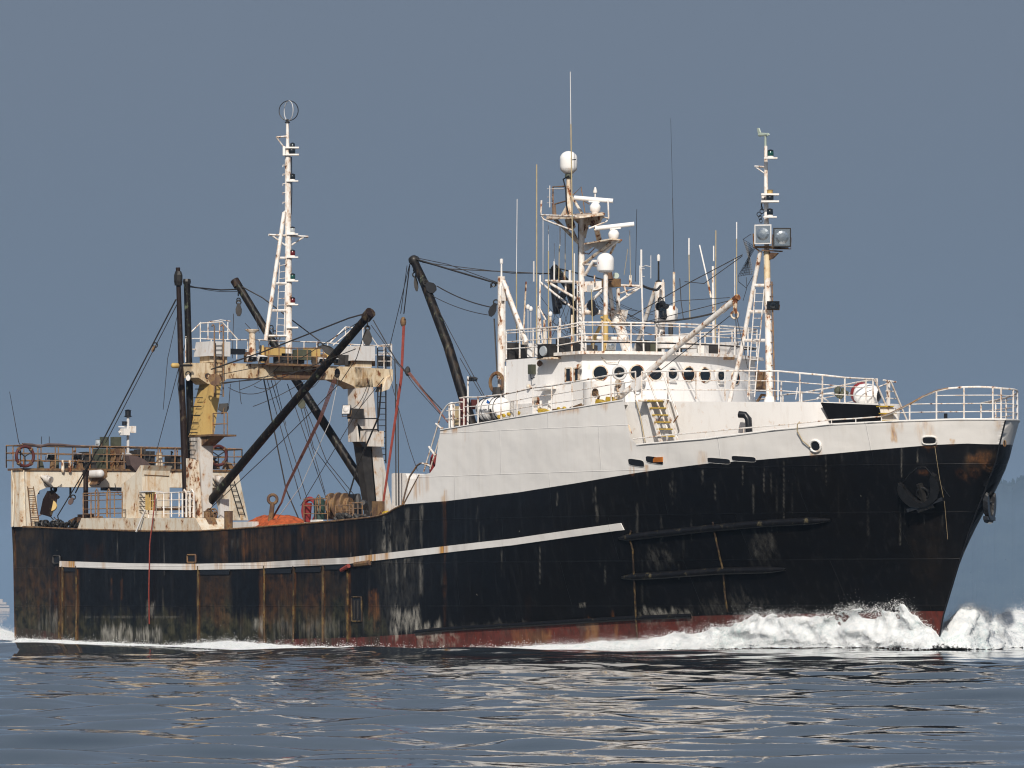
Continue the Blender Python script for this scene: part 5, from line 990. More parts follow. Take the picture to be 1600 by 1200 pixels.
mb = MB(); mb.tube([q(1196, 228), q(1196, 211)], .04, 8); mb.prism([q(1182.5, 200), q(1185, 200), q(1187.5, 207), q(1200, 208.5), q(1201, 210.5), q(1198, 212.5), q(1185, 213)], (.03, .03, 0)); mb.tube([q(1186, 211), q(1200, 210)], .055, 8); mb.build('wind_vane', M['verdigris'], fm)
mb = MB(); r6 = random.Random(8)
for i in range(6): a = q(1191 - r6.uniform(0, 5), 320 + i * 5); mb.torus(a, .08, .015, V3((r6.uniform(-1, 1), 1, .2)), 10, 4)
mb.build('cable_loop', M['black'], fm)
# lattice radar reflector net
mb = MB()
def net(top, bot, n1, n2):
    (ax_, ay), (bx_, by) = top; (cx_, cy), (dx_, dy) = bot
    for i in range(n1):
        f = i / (n1 - 1); g = (n1 - 1 - i) / (n1 - 1)
        mb.tube([q(ax_ + (bx_ - ax_) * f, ay + (by - ay) * f, -.3), q(cx_ + (dx_ - cx_) * f, cy + (dy - cy) * f, -.3)], .007, 3)
        mb.tube([q(ax_ + (bx_ - ax_) * f, ay + (by - ay) * f, -.3), q(cx_ + (dx_ - cx_) * g * .9, cy + (dy - cy) * g, -.3)], .007, 3)
    for i in range(n2):
        f = i / (n2 - 1); mb.tube([q(ax_ + (cx_ - ax_) * f, ay + (cy - ay) * f, -.3), q(bx_ + (dx_ - bx_) * f, by + (dy - by) * f, -.3)], .008, 3)
net(((1161, 374), (1181, 386)), ((1169, 402), (1172, 402)), 9, 8); net(((1169, 402), (1172, 402)), ((1153, 432), (1177, 428)), 9, 8)
mb.tube([q(1153, 432, -.3), q(1154, 440, -.3), q(1166, 450, -.3), q(1176, 432, -.3)], .014, 4); mb.tube([q(1166, 433, -.3), q(1167, 450, -.3), q(1161, 470, -.3)], .012, 4); mb.tube([q(1161, 374, -.3), q(1173, 366, -.4)], .012, 4)
tag(mb.build('net_reflector', M['black'], None), 'black netting shape hanging from the foremast floodlight frame', 'net')
# ------------------------------------------------------------------ forward house
fh = MB(); a0 = H(976, 640) ; A = V3((a0.x - .6, -float(hb(a0.x, 7.8)) + .09, 0)); X1 = S(1284, 640, -1.74).x; B_ = V3((X1, -1.74, 0)); zt_ = lambda px, y: S(px, y, A.y).z
zb = PAINT[1][12] - .3
zA = S(976, 626, A.y).z - .04; zB = S(1284, 628, -1.74).z
A2 = V3((a0.x + .5, A.y + .25, 0)); pl = [(A.x, A.y, zA), (A2.x, A2.y, zA), (B_.x - .5, B_.y - .33, zB), (B_.x - .1, B_.y - .02, zB), (B_.x + .05, B_.y + .3, zB), (B_.x + .05, -B_.y - .3, zB), (B_.x - .1, -B_.y + .02, zB), (A2.x, -A2.y, zA), (A.x, -A.y, zA)]
n = len(pl); fh.add([(x, y * .86, interp(x, *PAINT) - .03) for x, y, z in pl] + [(x, y, z) for x, y, z in pl], [(i, (i + 1) % n, n + (i + 1) % n, n + i) for i in range(n)] + [tuple(range(n, 2 * n))])
fho = fh.build('forward_house', M['white_clean'], ship, 30); tag(fho, 'bright white forward house inside the bow bulwark')
XB = B_.x + .05; MB().prism([p for p in P2([(1282, 629), (1372, 633), (1377, 659), (1297, 660)], XB + .05)], (.03, 0, 0)).build('black_panel', M['hull_black'], fho)
MB().prism([p for p in P2([(1296, 662), (1377, 658), (1377, 672), (1296, 674)], XB + .35)], (.1, 0, 0)).build('black_box', M['black'], fho)
def wallpt(px, py, off=0):                                   # on the slanting side wall
    dxy = (B_ - A2); nrm = V3((-dxy.y, dxy.x, 0)).normalized(); nrm = nrm if nrm.y < 0 else -nrm; d = ray(px, py); t = (A2 - CAM).dot(nrm) / d.dot(nrm); return CAM + d * t + nrm * off
st = MB(); L0, L1 = [(1019, 626), (1043, 692)], [(1044, 626), (1068, 692)]
for a, b in (L0, L1): st.bar(wallpt(*a, .35), wallpt(*b, .55), .05, .14)
sto = st.build('steps', M['white_rail'], fho)
for i in range(6):
    f = (i + .1) / 6; a = wallpt(L0[0][0] + 24 * f, L0[0][1] + 66 * f, .38 + .1 * f); b = wallpt(L1[0][0] + 24 * f, L1[0][1] + 66 * f, .38 + .1 * f); MB().bar(a, b, .16, .035).build('tread', M['stepyellow'], sto)
MB().bar(wallpt(1005, 626.5, .2), wallpt(1045, 626, .2), .5, .06).build('landing', M['rustwhite'], sto)
for pix in ([(1013, 583), (1017, 584), (1050, 670)], [(1041, 583), (1044, 585), (1067, 650)]): MB().tube([wallpt(a, b, .42) for a, b in pix], .03, 6).build('handrail', M['white_rail'], sto)
for pix in ([(1035, 661), (1042, 648)], [(1060, 661), (1067, 650)]): MB().tube([wallpt(a, b, .42) for a, b in pix], .025, 5).build('rail_stay', M['rust'], sto)
MB().tube([wallpt(1161, 648, .35), wallpt(1170, 649, .35), wallpt(1175, 655, .33), wallpt(1176, 678, .3)], .12, 12).build('black_exhaust_pipe', M['black'], fho, 60)
rope('loose_rope', [wallpt(994, 622, .1), wallpt(1002, 650, .08), wallpt(1010, 692, .1)], .02, M['tanrope'], fho)
mb = MB(); mb.prism([wallpt(a, b, .01) for a, b in ((980, 662), (984, 665), (988, 678), (984, 672))], (0, -.02, 0)); mb.build('rust_patch', M['rustwhite'], fho)
# railing along the forward house roof edge
seg = [(1000, 581), (1041, 580), (1085, 580), (1130, 579.5), (1168, 579.5), (1213, 580), (1247, 583)]
lo = []; top = []
for a, b in seg + [(1285, 586), (1320, 590)]:
    p = wallpt(min(a, 1275), 626, -.15) if a < 1280 else None
    if p is None: p = V3((XB - .1, T(a, 628, XB - .1).y, 0))
    zf = S(a, interp(a, [1000, 1200, 1285, 1370], [623, 625, 629, 633]), p.y).z; lo.append(V3((p.x, p.y, zf))); top.append(V3((p.x, p.y, S(a, b, p.y).z)))
for a, b, c in ((1353, 592, 632), (1364, 592, 633)): p = T(a, 628, XB - .1); lo.append(V3((p.x, p.y, T(a, c, p.x).z))); top.append(V3((p.x, p.y, T(a, b, p.x).z)))
rails(lo, top, M['white_rail'], 'railing', fho, mid=(.33, .66), r=.034, rp=.03)
fl = MB(); a = P2([(1372, 634), (1398, 637), (1398, 700), (1372, 700)], XB); 
for pix, X in (([(1364, 592), (1368, 596), (1394, 656)], XB + .5), ([(1388, 595), (1392, 597), (1417, 656)], XB + .9)): fl.tube(P2(pix, X), .034, 6)
for x_ in (1388,): fl.bar(T(x_, 594, XB + .6), T(x_, 634, XB + .6), .09, .09)
fl.tube(P2([(1380, 594), (1400, 597)], XB + .6), .03, 5); fl.tube(P2([(1374, 604), (1390, 598)], XB + .4), .025, 5)
for h_ in (611, 622): fl.tube(P2([(1384, h_), (1400, h_ + 1)], XB + .6), .02, 5)
fl.build('stair_rail', M['white_rail'], fho, 60)
for i, y in enumerate((635, 646, 657)): MB().bar(T(1372 + i * 4, y, XB + .5 + i * .15), T(1394 + i * 4, y, XB + .5 + i * .15), .2, .04).build('tread', M['stepyellow'], fho)
mb = MB(); mb.hexa([V3(p) for p in (T(1380, 668, XB + .6), T(1408, 665, XB + .6), T(1408, 665, XB + .2), T(1380, 668, XB + .2), T(1374, 634, XB + .5), T(1396, 634, XB + .5), T(1396, 634, XB + .1), T(1374, 634, XB + .1))]); mb.build('stair_casing', M['white'], fho)
# float with black cap beside the stairs
c = T(1358, 617, XB - .5); fb = tag(empty('mooring_float', c - RD * .05), 'big white egg shaped float with black cap resting on the forward house roof', 'float')
ax = (RD * .85 - VD * .3 - UP * .08).normalized(); R_ = .38
MB().lathe((0, 0, 0), [(.05, -.50), (.22, -.44), (.34, -.30), (.39, -.08), (.385, .08), (.33, .25), (.23, .38), (.16, .43)], ax, 22).build('body', M['gelcoat'], fb, 60)
MB().lathe(ax * .34, [(.24, 0), (.22, .05), (.16, .10), (.05, .12)], ax, 18).build('cap', M['black'], fb, 60)
mb = MB(); mb.ball(V3((0, 0, 0)), .40, n=14, k=8); tag(mb.build('red_buoy', M['redpaint']), 'red buoy half hidden behind the white float', 'buoy').location = c + VD * .45 - RD * .22 + UP * .06
mb = MB(); 
for i in range(9): mb.ball(T(1315 + r6.uniform(-9, 9), 613 + r6.uniform(-7, 9), XB - 1.5), r6.uniform(.06, .12), n=7, k=5)
tag(mb.build('rope_bundle', M['olive']), 'bundle of olive rope on the forward house roof beside the railing', 'rope')
mb = MB(); mb.tube([T(1276, 624, XB - 1), T(1285, 616, XB - 1), T(1302, 614, XB - 1)], .04, 6); mb.tube([T(1284, 620, XB - 1), T(1295, 628, XB - 1)], .03, 6); mb.tube([T(1220, 628, XB - 2), T(1221, 596, XB - 2), T(1228, 596, XB - 2)], .03, 6); mb.tube([T(1243, 625, XB - 2), T(1246, 605, XB - 2)], .02, 6); mb.build('davit', M['grey'], fho)
MB().cbox(S(1192, 596, 1.5), .4, .4, .7).build('rusty_cowl', M['rust'], fho); MB().tube([S(1183, 628, 1.5), S(1190, 617, 1.5), S(1198, 618, 1.5), S(1204, 628, 1.5)], .05, 6).build('cowl_pipe', M['rust'], fho)
# ------------------------------------------------------------------ bow railing
def edge_s(px, off=.06): p = H(px, interp(px, [985, 1100, 1200, 1300, 1400, 1500, 1560], [690, 687, 674, 664, 659, 656, 657])); p.y += off; return p
bl = [(987, 686, 694), (1040, 680, 691), (1100, 675, 686), (1160, 669, 679), (1230, 663, 671), (1297, 656, 665), (1335, 654, 661), (1375, 651, 659)]
lo = [edge_s(a) for a, b, c in bl]; top = [V3((p.x, p.y, S(a, b, p.y).z)) for (a, b, c), p in zip(bl, lo)]
rails(lo, top, M['white_rail'], 'bulwark_rail', sup, mid=(), r=.026, rp=.018)
bl = [(1375, 651), (1390, 646), (1419, 632), (1440, 620), (1461, 611), (1480, 607), (1504, 605), (1527, 604.5), (1549, 605.5), (1562, 607)]
lo = [edge_s(a) for a, b in bl]; top = [V3((p.x, p.y, S(a, b, p.y).z)) for (a, b), p in zip(bl, lo)]
zt = top[-1].z; 
for xx in (.25, 1.2, 2.6, 4.4, 6.5, 8.8, 11.5):
    x = float(XS(ZT)) - xx * .5 - .12; yv = float(hb(x, ZT)) - .06; lo.append(V3((x, yv, ZT))); top.append(V3((x, yv, zt - .02 * xx)))
o = rails(lo, top, M['white_rail'], 'bow_railing', sup, posts=False, mid=(), r=.036)
mb = MB(); mb.tube([a.lerp(b, 1) + UP * .004 for a, b in zip(lo[:6], top[:6])], .038, 6); mb.build('rusty_top_rail', M['rustrail'], sup)
for i in range(2, len(lo)):
    if i in (3, 5, 7): continue
    MB().tube([lo[i], top[i]], .03, 6).build('rail_post', M['white_rail'], sup)
for f in (.25, .5, .75):
    zline = lo[6].z + (top[6].z - lo[6].z) * f; pts = [V3((a.x, a.y, min(zline, b.z))) for a, b in zip(lo, top) if b.z > zline - .03]; MB().tube(pts, .018, 5).build('mid_rail', M['white_rail'], sup)
mb = MB(); e2 = [H(1250, 659 + 0, .02), H(1249, 662, .12), H(1248, 672, .1), H(1256, 688, .08), H(1268, 698, .08)]; mb.tube(e2, .02, 5); tag(mb.build('mooring_rope', M['tanrope'], None), 'tan mooring rope looped from the bulwark into the round fairlead', 'rope')
MB().lathe(edge_s(1457) + V3((0, .5, -.1)), [(.06, 0), (.06, .35)], UP, 8).build('bollard', M['black'], sup)
# ------------------------------------------------------------------ midship deck gear
mb = MB(); c = S(432, 815, -2.5)
nn = 26; 
pile = tag(empty('fishing_net', S(435, 825, -2.2)), 'heap of bright orange fishing net piled on the working deck', 'fishing net')
for j, (px0, px1, yt, Y, mt) in enumerate(((404, 470, 804, -2.2, 'orange'), (400, 440, 806, -1.2, 'orange'), (425, 474, 808, -3.0, 'orange'))):
    a = S(px0, 830, Y); b = S(px1, 830, Y); L_ = (b - a).length; hh = (830 - yt) * sz(a); vs = []; fs = []
    for i in range(31):
        for k in range(13):
            u = i / 30; v = k / 12 - .5; h = hh * (math.sin(math.pi * min(1, max(0, u))) ** .55) * max(0, 1 - (2 * v) ** 2) ** .5
            p = a.lerp(b, u) + V3((0, v * 2.0, 0)); h += .12 * mnoise.noise(V3((p.x * 2.1 + j * 7, p.y * 2.5, 0))) + .05 * mnoise.noise(p * 7)
            vs.append(p + UP * max(0, h) - pile.location + V3((0, 0, 0)))
    for i in range(30):
        for k in range(12): fs.append((i * 13 + k, i * 13 + k + 1, (i + 1) * 13 + k + 1, (i + 1) * 13 + k))
    MB().add(vs, fs).build('net_heap', M[mt], pile, 60)
hp = MB(); hp.tube([S(421, 830, -3.6), S(426, 785, -3.6)], .11, 8, .09); hpo = hp.build('hook_post', M['rust'], ship, 60); MB().torus(S(426, 780, -3.6), .17, .06, VD, 18, 6).build('eye', M['rust'], hpo)
wn = tag(empty('net_winch', S(540, 815, -2.6)), 'rusty twin drum trawl winch on a white plinth inboard of the bulwark', 'winch'); o_ = wn.location
wn.parent = ship; del wn['category']; wn['label'] = 'rusty twin drum trawl winch'
for dx_, R_ in ((518, .48), (529, .50), (539, .48)): MB().lathe(S(dx_, 790, -2.8) - o_, [(R_, -.04), (R_, .04), (.30, .05), (.30, .24)], RD * .9 - VD * .43, 24).build('drum', M['rust'], wn, 40)
mb = MB(); mb.prism([S(a, b, -2.3) - o_ for a, b in ((505, 812), (512, 790), (520, 778), (523, 812))], (0, .5, 0)); mb.build('side_frame', M['black'], wn); mb = MB(); mb.prism([S(a, b, -2.3) - o_ for a, b in ((545, 812), (540, 780), (546, 772), (552, 812))], (0, .5, 0)); mb.build('side_frame', M['black'], wn)
MB().box(S(475, 824, -4.4) - o_, S(600, 816, -2.0) - o_).build('plinth', M['white'], wn)
MB().box(S(485, 824, -4.5) - o_, S(505, 812, -4.2) - o_).build('plinth_box', M['white'], wn)
mb = MB(); mb.torus(S(484, 798, -3.2) - o_, .35, .09, V3((.6, -1, 0)), 18, 6, .8, 1.3); mb.tube([S(480, 812, -3.2) - o_, S(482, 786, -3.2) - o_], .14, 8); mb.build('red_brake_wheel', M['redpaint'], wn)
MB().lathe(S(499, 812, -3.2) - o_, [(.2, 0), (.22, .7), (.12, .85)], UP, 12).build('green_motor', M['green'], wn, 60)
for px in (498, 512): MB().tube([S(px - 2, 800, -3.4) - o_, S(px - 2, 776, -3.4) - o_, S(px, 773, -3.4) - o_, S(px + 2, 776, -3.4) - o_, S(px + 2, 800, -3.4) - o_], .03, 5).build('hoop', M['rustrail'], wn)
def rl(x0, x1, yt, yb, Y, n, mat, mid=(.35, .7)):
    lo = [S(x0 + (x1 - x0) * i / n, yb, Y) - o_ for i in range(n + 1)]; top = [V3((p.x, p.y, (S(x0, yt, Y) - o_).z)) for p in lo]; rails(lo, top, M[mat], 'railing', wn, mid=mid, r=.028, rp=.022)
rl(475, 512, 780, 815, -3.6, 2, 'rustrail'); rl(524, 551, 790, 816, -3.9, 3, 'rustrail', (.33, .66)); rl(546, 566, 786, 815, -3.3, 3, 'rustrail')
mb = MB()
for i in range(26):
    c = S(r6.uniform(528, 600), r6.uniform(808, 816), -4.2) - o_; mb.lathe(c, [(.08, 0), (.1, .12), (.06, .22)], V3((r6.uniform(-1, 1), r6.uniform(-1, 0), .6)), 7)
mb.build('shackles', M['dark'], wn)
mb = MB(); mb.lathe(S(560, 792, -2) - o_, [(.12, -.1), (.2, .1), (.14, .3), (.1, .5)], V3((-.2, 0, 1)), 10); mb.lathe(S(568, 790, -2) - o_, [(.14, -.1), (.2, .1), (.1, .3)], V3((.6, -.5, .3)), 10); mb.build('hydraulic_motor', M['dark'], wn)
MB().prism([S(a, b, 3.5) for a, b in ((612, 800), (612, 740), (616, 739), (634, 740), (637, 748), (637, 790))], (0, .9, 0)).build('white_vent_house', M['white'], ship)
for pix in ([(619, 790), (618, 600), (617, 560)], [(623, 790), (622, 640), (620, 600)]): MB().tube([S(a, b, 2.6) for a, b in pix], .025, 5).build('rigging_wire', M['wire'], ship)
MB().lathe(S(606, 806, -4.6), [(.16, 0), (.18, .1), (.12, .2)], V3((0, -1, .3)), 10).build('yellow_fitting', M['stepyellow'], ship); MB().cbox(S(591, 798, -4.3), .4, .3, .7).build('winch_post', M['rust'], ship)
for px, yt in ((340 - 16, 801), (356, 801), (358, 801)): MB().lathe(S(px, 830, -4.8), [(.14, 0), (.14, (830 - yt) * .0255), (.16, (830 - yt) * .0255 + .03)], UP, 10).build('bollard', M['rust'], ship)
MB().box(S(330, 830, -3.5), S(404, 815, -3.2)).build('inner_bulwark', M['grey'], ship)
for px in (350, 352): MB().box(S(341, 815, -3.9), S(358, 780, -3.5)).build('deck_casing', M['grey'], ship) if px == 350 else None
for i in range(1):
    mb = MB()
    for j in range(14): mb.torus(S(331 + r6.uniform(-6, 6), 808 + r6.uniform(-9, 8), -4.3), r6.uniform(.1, .2), .03, V3((r6.uniform(-1, 1), r6.uniform(-1, 1), r6.uniform(-1, 1))), 10, 4)
    tag(mb.build('rope_coil', M['rust']), 'tangled coil of brown rope at the foot of the slanting boom', 'rope')
mb = MB(); mb.tube([S(318, 829, -4.9), S(325, 812, -4.9)], .16, 8); mb.prism([S(a, b, -5.1) for a, b in ((308, 810), (318, 829.5), (330, 829.5), (322, 808))], (0, .4, 0)); mb.build('rusty_bracket', M['rust'], ship)
# ------------------------------------------------------------------ small clutter on the gantries
rc = random.Random(31)
for i in range(16):
    px = rc.uniform(385, 610); c = T(px, 566 + (px - 385) * .03, XM - .4 - rc.random() * .4); w_ = rc.uniform(.12, .35)
    if rc.random() < .5: MB().lathe(c, [(w_ * .4, 0), (w_ * .5, .1), (w_ * .4, rc.uniform(.3, .6)), (w_ * .2, rc.uniform(.62, .7))], UP, 9).build('fitting', M[rc.choice(['rust', 'dark', 'yellow', 'iron'])], mg)
    else: MB().cbox(c + UP * .2, w_, w_ * 1.3, .4, rz=rc.uniform(0, 1)).build('fitting', M[rc.choice(['rust', 'dark', 'rustwhite', 'iron'])], mg)
for i in range(12):
    a = T(rc.uniform(300, 600), rc.uniform(545, 600), XM + .2); b = T(rc.uniform(320, 600), rc.uniform(560, 640), XM + .2); 
    if abs((a - b).y) < 2.5: rope('loose_cable', [a, b], .014, M['wire'], mg, rc.uniform(.05, .5))
for i in range(26):
    px = rc.uniform(45, 360); c = T(px, 733, rc.uniform(-.1, .7)); hh = rc.uniform(.25, .8); w_ = rc.uniform(.1, .3)
    mb = MB(); k_ = rc.random()
    if k_ < .4: mb.tube([c, c + UP * hh, c + V3((.1, rc.uniform(-.3, .3), hh * .9))], w_ * .2, 6)
    elif k_ < .7: mb.lathe(c, [(w_ * .6, 0), (w_ * .7, .05), (w_ * .5, hh * .7), (w_ * .8, hh * .8), (w_ * .3, hh)], UP, 9)
    else: mb.hexa([c + V3(v) for v in ((0, 0, 0), (w_, 0, 0), (w_, w_ * 1.5, 0), (0, w_ * 1.5, 0), (0, .05, hh * .8), (w_ * .8, .05, hh * .8), (w_ * .8, w_, hh * .7), (0, w_, hh * .7))])
    mb.build('fitting', M[rc.choice(['rust', 'dark', 'iron', 'rust', 'olive'])], sg)
for i in range(8):
    a = T(rc.uniform(60, 340), rc.uniform(738, 756), XG + .06); b = a + V3((0, rc.uniform(.3, 1.2), -rc.uniform(.0, .4))); rope('loose_cable', [a, b], .016, M['wire'], sg, rc.uniform(.1, .5))
for pix in ([(20, 735), (24, 760), (22, 822)], [(37, 735), (40, 822)]): MB().tube([T(a, b, XG + .05 if a > 30 else XG - .4) + V3((0, -.06 if a < 30 else 0, 0)) for a, b in pix], .03, 5).build('conduit', M['cream'], sg)
# ------------------------------------------------------------------ rigging
for pix, Y, r_, sag in (
    ([(275, 468), (160, 690)], (-5.2, -5.1), .03, 0), ([(277, 475), (165, 692)], (-5.2, -5.1), .018, 0), ([(160, 690), (90, 806), (92, 815)], (-5.1, -4.8), .025, 0), ([(150, 705), (118, 770)], (-5.1, -4.8), .03, 0), ([(290, 535), (246, 700)], (-4.8, -4.0), .014, 0),
    ([(296, 448), (313, 450), (345, 453), (372, 452)], (-4.6, 1), .03, 0), ([(296, 446), (372, 455)], (-4.6, 1), .014, .1), ([(378, 448), (410, 465), (500, 533)], (1, 2.5), .026, 0),
    ([(578, 488), (545, 497), (410, 550), (330, 577)], (-3.6, -4.5), .03, 0), ([(500, 575), (345, 600)], (-3.8, -4.5), .018, 0), ([(556, 545), (440, 590), (345, 598)], (-3.9, -4.6), .018, 0),
    ([(412, 592), (447, 765), (475, 830)], (-.5, -2), .028, 0), ([(417, 592), (470, 780)], (-.3, -1.5), .016, 0), ([(423, 592), (480, 780)], (-.2, -1.5), .016, 0), ([(429, 593), (447, 665)], (0, 0), .014, 0), ([(449, 600), (520, 810)], (0, -2), .016, 0),
    ([(475, 636), (490, 700), (565, 800)], (0, -2), .016, 0), ([(477, 636), (510, 720), (575, 800)], (0, -2), .016, 0), ([(465, 620), (508, 770)], (.5, 0), .014, 0),
    ([(583, 500), (620, 565), (690, 640)], (-3.6, -3.6), .02, 0), ([(580, 508), (650, 605), (690, 650)], (-3.6, -3.6), .014, 0), ([(577, 497), (557, 560), (530, 600), (440, 690), (312, 810)], (-3.7, -4.4), .016, 0),
    ([(651, 405), (700, 420), (778, 443)], (-3.4, -3.5), .034, 0), ([(652, 403), (700, 413), (782, 443)], (-3.4, -3.5), .014, 0), ([(655, 408), (700, 420), (860, 428)], (-3.4, 2.5), .02, 0), ([(660, 410), (800, 427), (860, 427)], (-3.4, 2.5), .014, 0),
    ([(683, 447), (768, 480)], (-3.4, -3.5), .022, .1), ([(675, 462), (762, 492)], (-3.4, -3.5), .014, .1), ([(772, 498), (777, 590)], (-3.5, -3.6), .03, 0), ([(652, 425), (712, 580), (730, 625)], (-3.3, -3.4), .014, 0), ([(655, 428), (760, 625)], (-3.3, -3.6), .014, 0), ([(719, 560), (757, 625)], (-3.4, -3.8), .014, 0),
    ([(640, 413), (608, 545)], (-3.4, 2), .014, 0), ([(640, 415), (631, 490)], (-3.4, -2.8), .022, 0), ([(636, 415), (626, 490)], (-3.4, -2.8), .014, 0), ([(600, 545), (640, 590)], (4, 0), .014, 0),
    ([(868, 418), (895, 425), (955, 440)], (3.4, 0), .026, 0), ([(870, 432), (900, 445)], (3.4, 1), .02, 0), ([(1003, 446), (1025, 453), (1032, 447)], (1, 3.4), .05, .03),
    ([(955, 507), (1060, 500), (1125, 487)], (-1, -2.8), .034, .03), ([(1150, 467), (1100, 480), (980, 510)], (-3.8, -1), .014, 0), ([(1160, 398), (1080, 440), (985, 495)], (-.2, -1), .018, 0), ([(1160, 400), (1100, 443), (1070, 440)], (-.2, 1), .014, 0), ([(940, 470), (1000, 500)], (0, 3), .014, 0), ([(1016, 488), (1060, 470), (1140, 465)], (3, -2), .012, 0),
    ([(578, 492), (470, 560), (345, 585)], (-3.7, -4.4), .014, 0), ([(372, 450), (392, 475), (470, 590)], (1.2, 2), .014, 0), ([(280, 480), (262, 560), (255, 640)], (-5.2, -5.0), .012, 0), ([(600, 590), (560, 640), (470, 790)], (-2.6, -3.4), .014, 0), ([(612, 600), (640, 700), (652, 735)], (-2.6, -4.5), .012, 0), ([(1062, 435), (1064, 470), (1068, 500)], (2, 2), .016, 0), ([(283, 565), (278, 600), (282, 640)], (-5.4, -5.3), .02, 0), ([(360, 600), (357, 640)], (-4, -4), .014, 0), ([(365, 490), (363, 560)], (0, 0), .014, 0), ([(383, 505), (397, 520)], (1, 1), .014, 0), ([(395, 475), (405, 520)], (1.2, 1.2), .014, 0)):
    wire(pix, Y, r_, 'wire', sag)
for pix, Y, n_, sp in (([(631, 505), (627, 590), (598, 790), (585, 812)], (-2.6, -3.5), 4, .05), ):
    o = empty('rope_tackle', S(*pix[0], Y[0])); tag(o, 'bright red multi part rope tackle stretched from the aft leaning boom down to the deck', 'rope tackle', 'rope tackles in the rigging')
    for i in range(n_):
        d = RD * ((i - 1.5) * sp * .45); pts = [S(*pix[0], -2.6) + d, S(*pix[1], -2.8) + d * 1, S(*pix[2], -3.4) + d * .7, S(*pix[3], -3.5) + d * .2]; MB().tube([p - o.location for p in pts], .02, 5).build('rope_part', M['redrope'], o)
    MB().ball(S(630, 503, -2.6) - o.location, .12, 1, 1, 1.6, n=10, k=6).build('block', M['rust'], o); MB().ball(S(585, 806, -3.5) - o.location, .18, 1, 1, 1.5, n=10, k=6).build('block', M['rust'], o)
def tackle(pix, Y, n_, sp, r_, mt, label):
    o = empty('rope_tackle', S(*pix[0], Y)); tag(o, label, 'rope tackle', 'rope tackles in the rigging')
    for i in range(n_):
        d = RD * ((i - (n_ - 1) / 2) * sp); pts = [S(a, b, Y) + d * (1 - .8 * j / (len(pix) - 1)) - o.location for j, (a, b) in enumerate(pix)]; MB().tube(pts, r_, 5).build('rope_part', M[mt], o)
    MB().ball((0, 0, 0), .11, 1, 1, 1.7, n=10, k=6).build('block', M['dark'], o)
tackle([(527, 583), (500, 655), (448, 760), (440, 785), (415, 828)], -3.2, 4, .045, .017, 'brownrope', 'faded maroon rope tackle running from under the gantry beam to the net heap')
tackle([(637, 580), (665, 615), (700, 660)], -3.6, 3, .05, .02, 'brownrope', 'dark red rope tackle slanting down to the superstructure railing')
tag(rope('chafed_rope', [S(530, 585, -3), S(515, 660, -3), S(470, 760, -3), S(430, 815, -3)], .014, M['grey'], None), 'thin pale rope hanging beside the faded maroon tackle', 'rope')
tag(rope('hanging_chain', [S(596, 600, -3), S(592, 650, -2.8), S(560, 725, -2.6), S(553, 748, -2.6), S(545, 775, -2.6)], .035, M['iron'], None), 'dark chain hanging above the twin drum winch', 'chain')
block(373, 484, 1.0, 10, 20, 'small dark pulley block hanging from the boom head behind the stern mast'); block(574, 527, -3.6, 15, 25, 'large dark pulley block hanging from the tip of the slanting midship boom')
block(513, 547, -3.7, 14, 26, 'dark pulley block lying along the slanting midship boom', 1.0); block(335, 593, -4.7, 20, 20, 'round brown pulley block at the top of the ochre gantry leg', 1.1, 'rust')
block(471, 630, .3, 13, 17, 'olive pulley block hanging where the two black booms cross', .2, 'olive'); block(294, 590, -5.2, 7, 10, 'tiny white pulley block beside the upright booms', 0, 'white')
block(650, 443, -3.3, 7, 24, 'slim dark pulley block hanging just under the head of the aft leaning boom', .1); block(673, 449, -3.4, 17, 19, 'lumpy black pulley block clamped on the aft leaning boom', .8, 'black')
block(770, 484, -3.6, 12, 22, 'black pulley block hung on the aft side of the white kingpost', -.4, 'black'); block(111, 783, -4.9, 8, 12, 'pale wooden pulley block on the aft hauling wire', -.5, 'canvas'); block(240, 545, -5.1, 5, 11, 'small red brown pulley block on the wires aft of the upright booms', -.4, 'rust')
block(1036, 481, 3.3, 14, 22, 'black pulley block hung beside the far kingpost', .3, 'black')
for pix, Y in (([(648, 412), (650, 432)], -3.35), ([(574, 505), (574, 516)], -3.6), ([(372, 455), (373, 473)], 1.0), ([(420, 505), (436, 530)], .8), ([(777, 443), (765, 447)], -3.5)):
    a, b = S(*pix[0], Y), S(*pix[1], Y); n_ = max(2, int((b - a).length / .16)); mb = MB()
    for i in range(n_): mb.torus(a.lerp(b, (i + .5) / n_), .07, .024, VD if i % 2 else RD, 10, 5, 1, 1)
    mb.build('chain', M['iron'], ship)
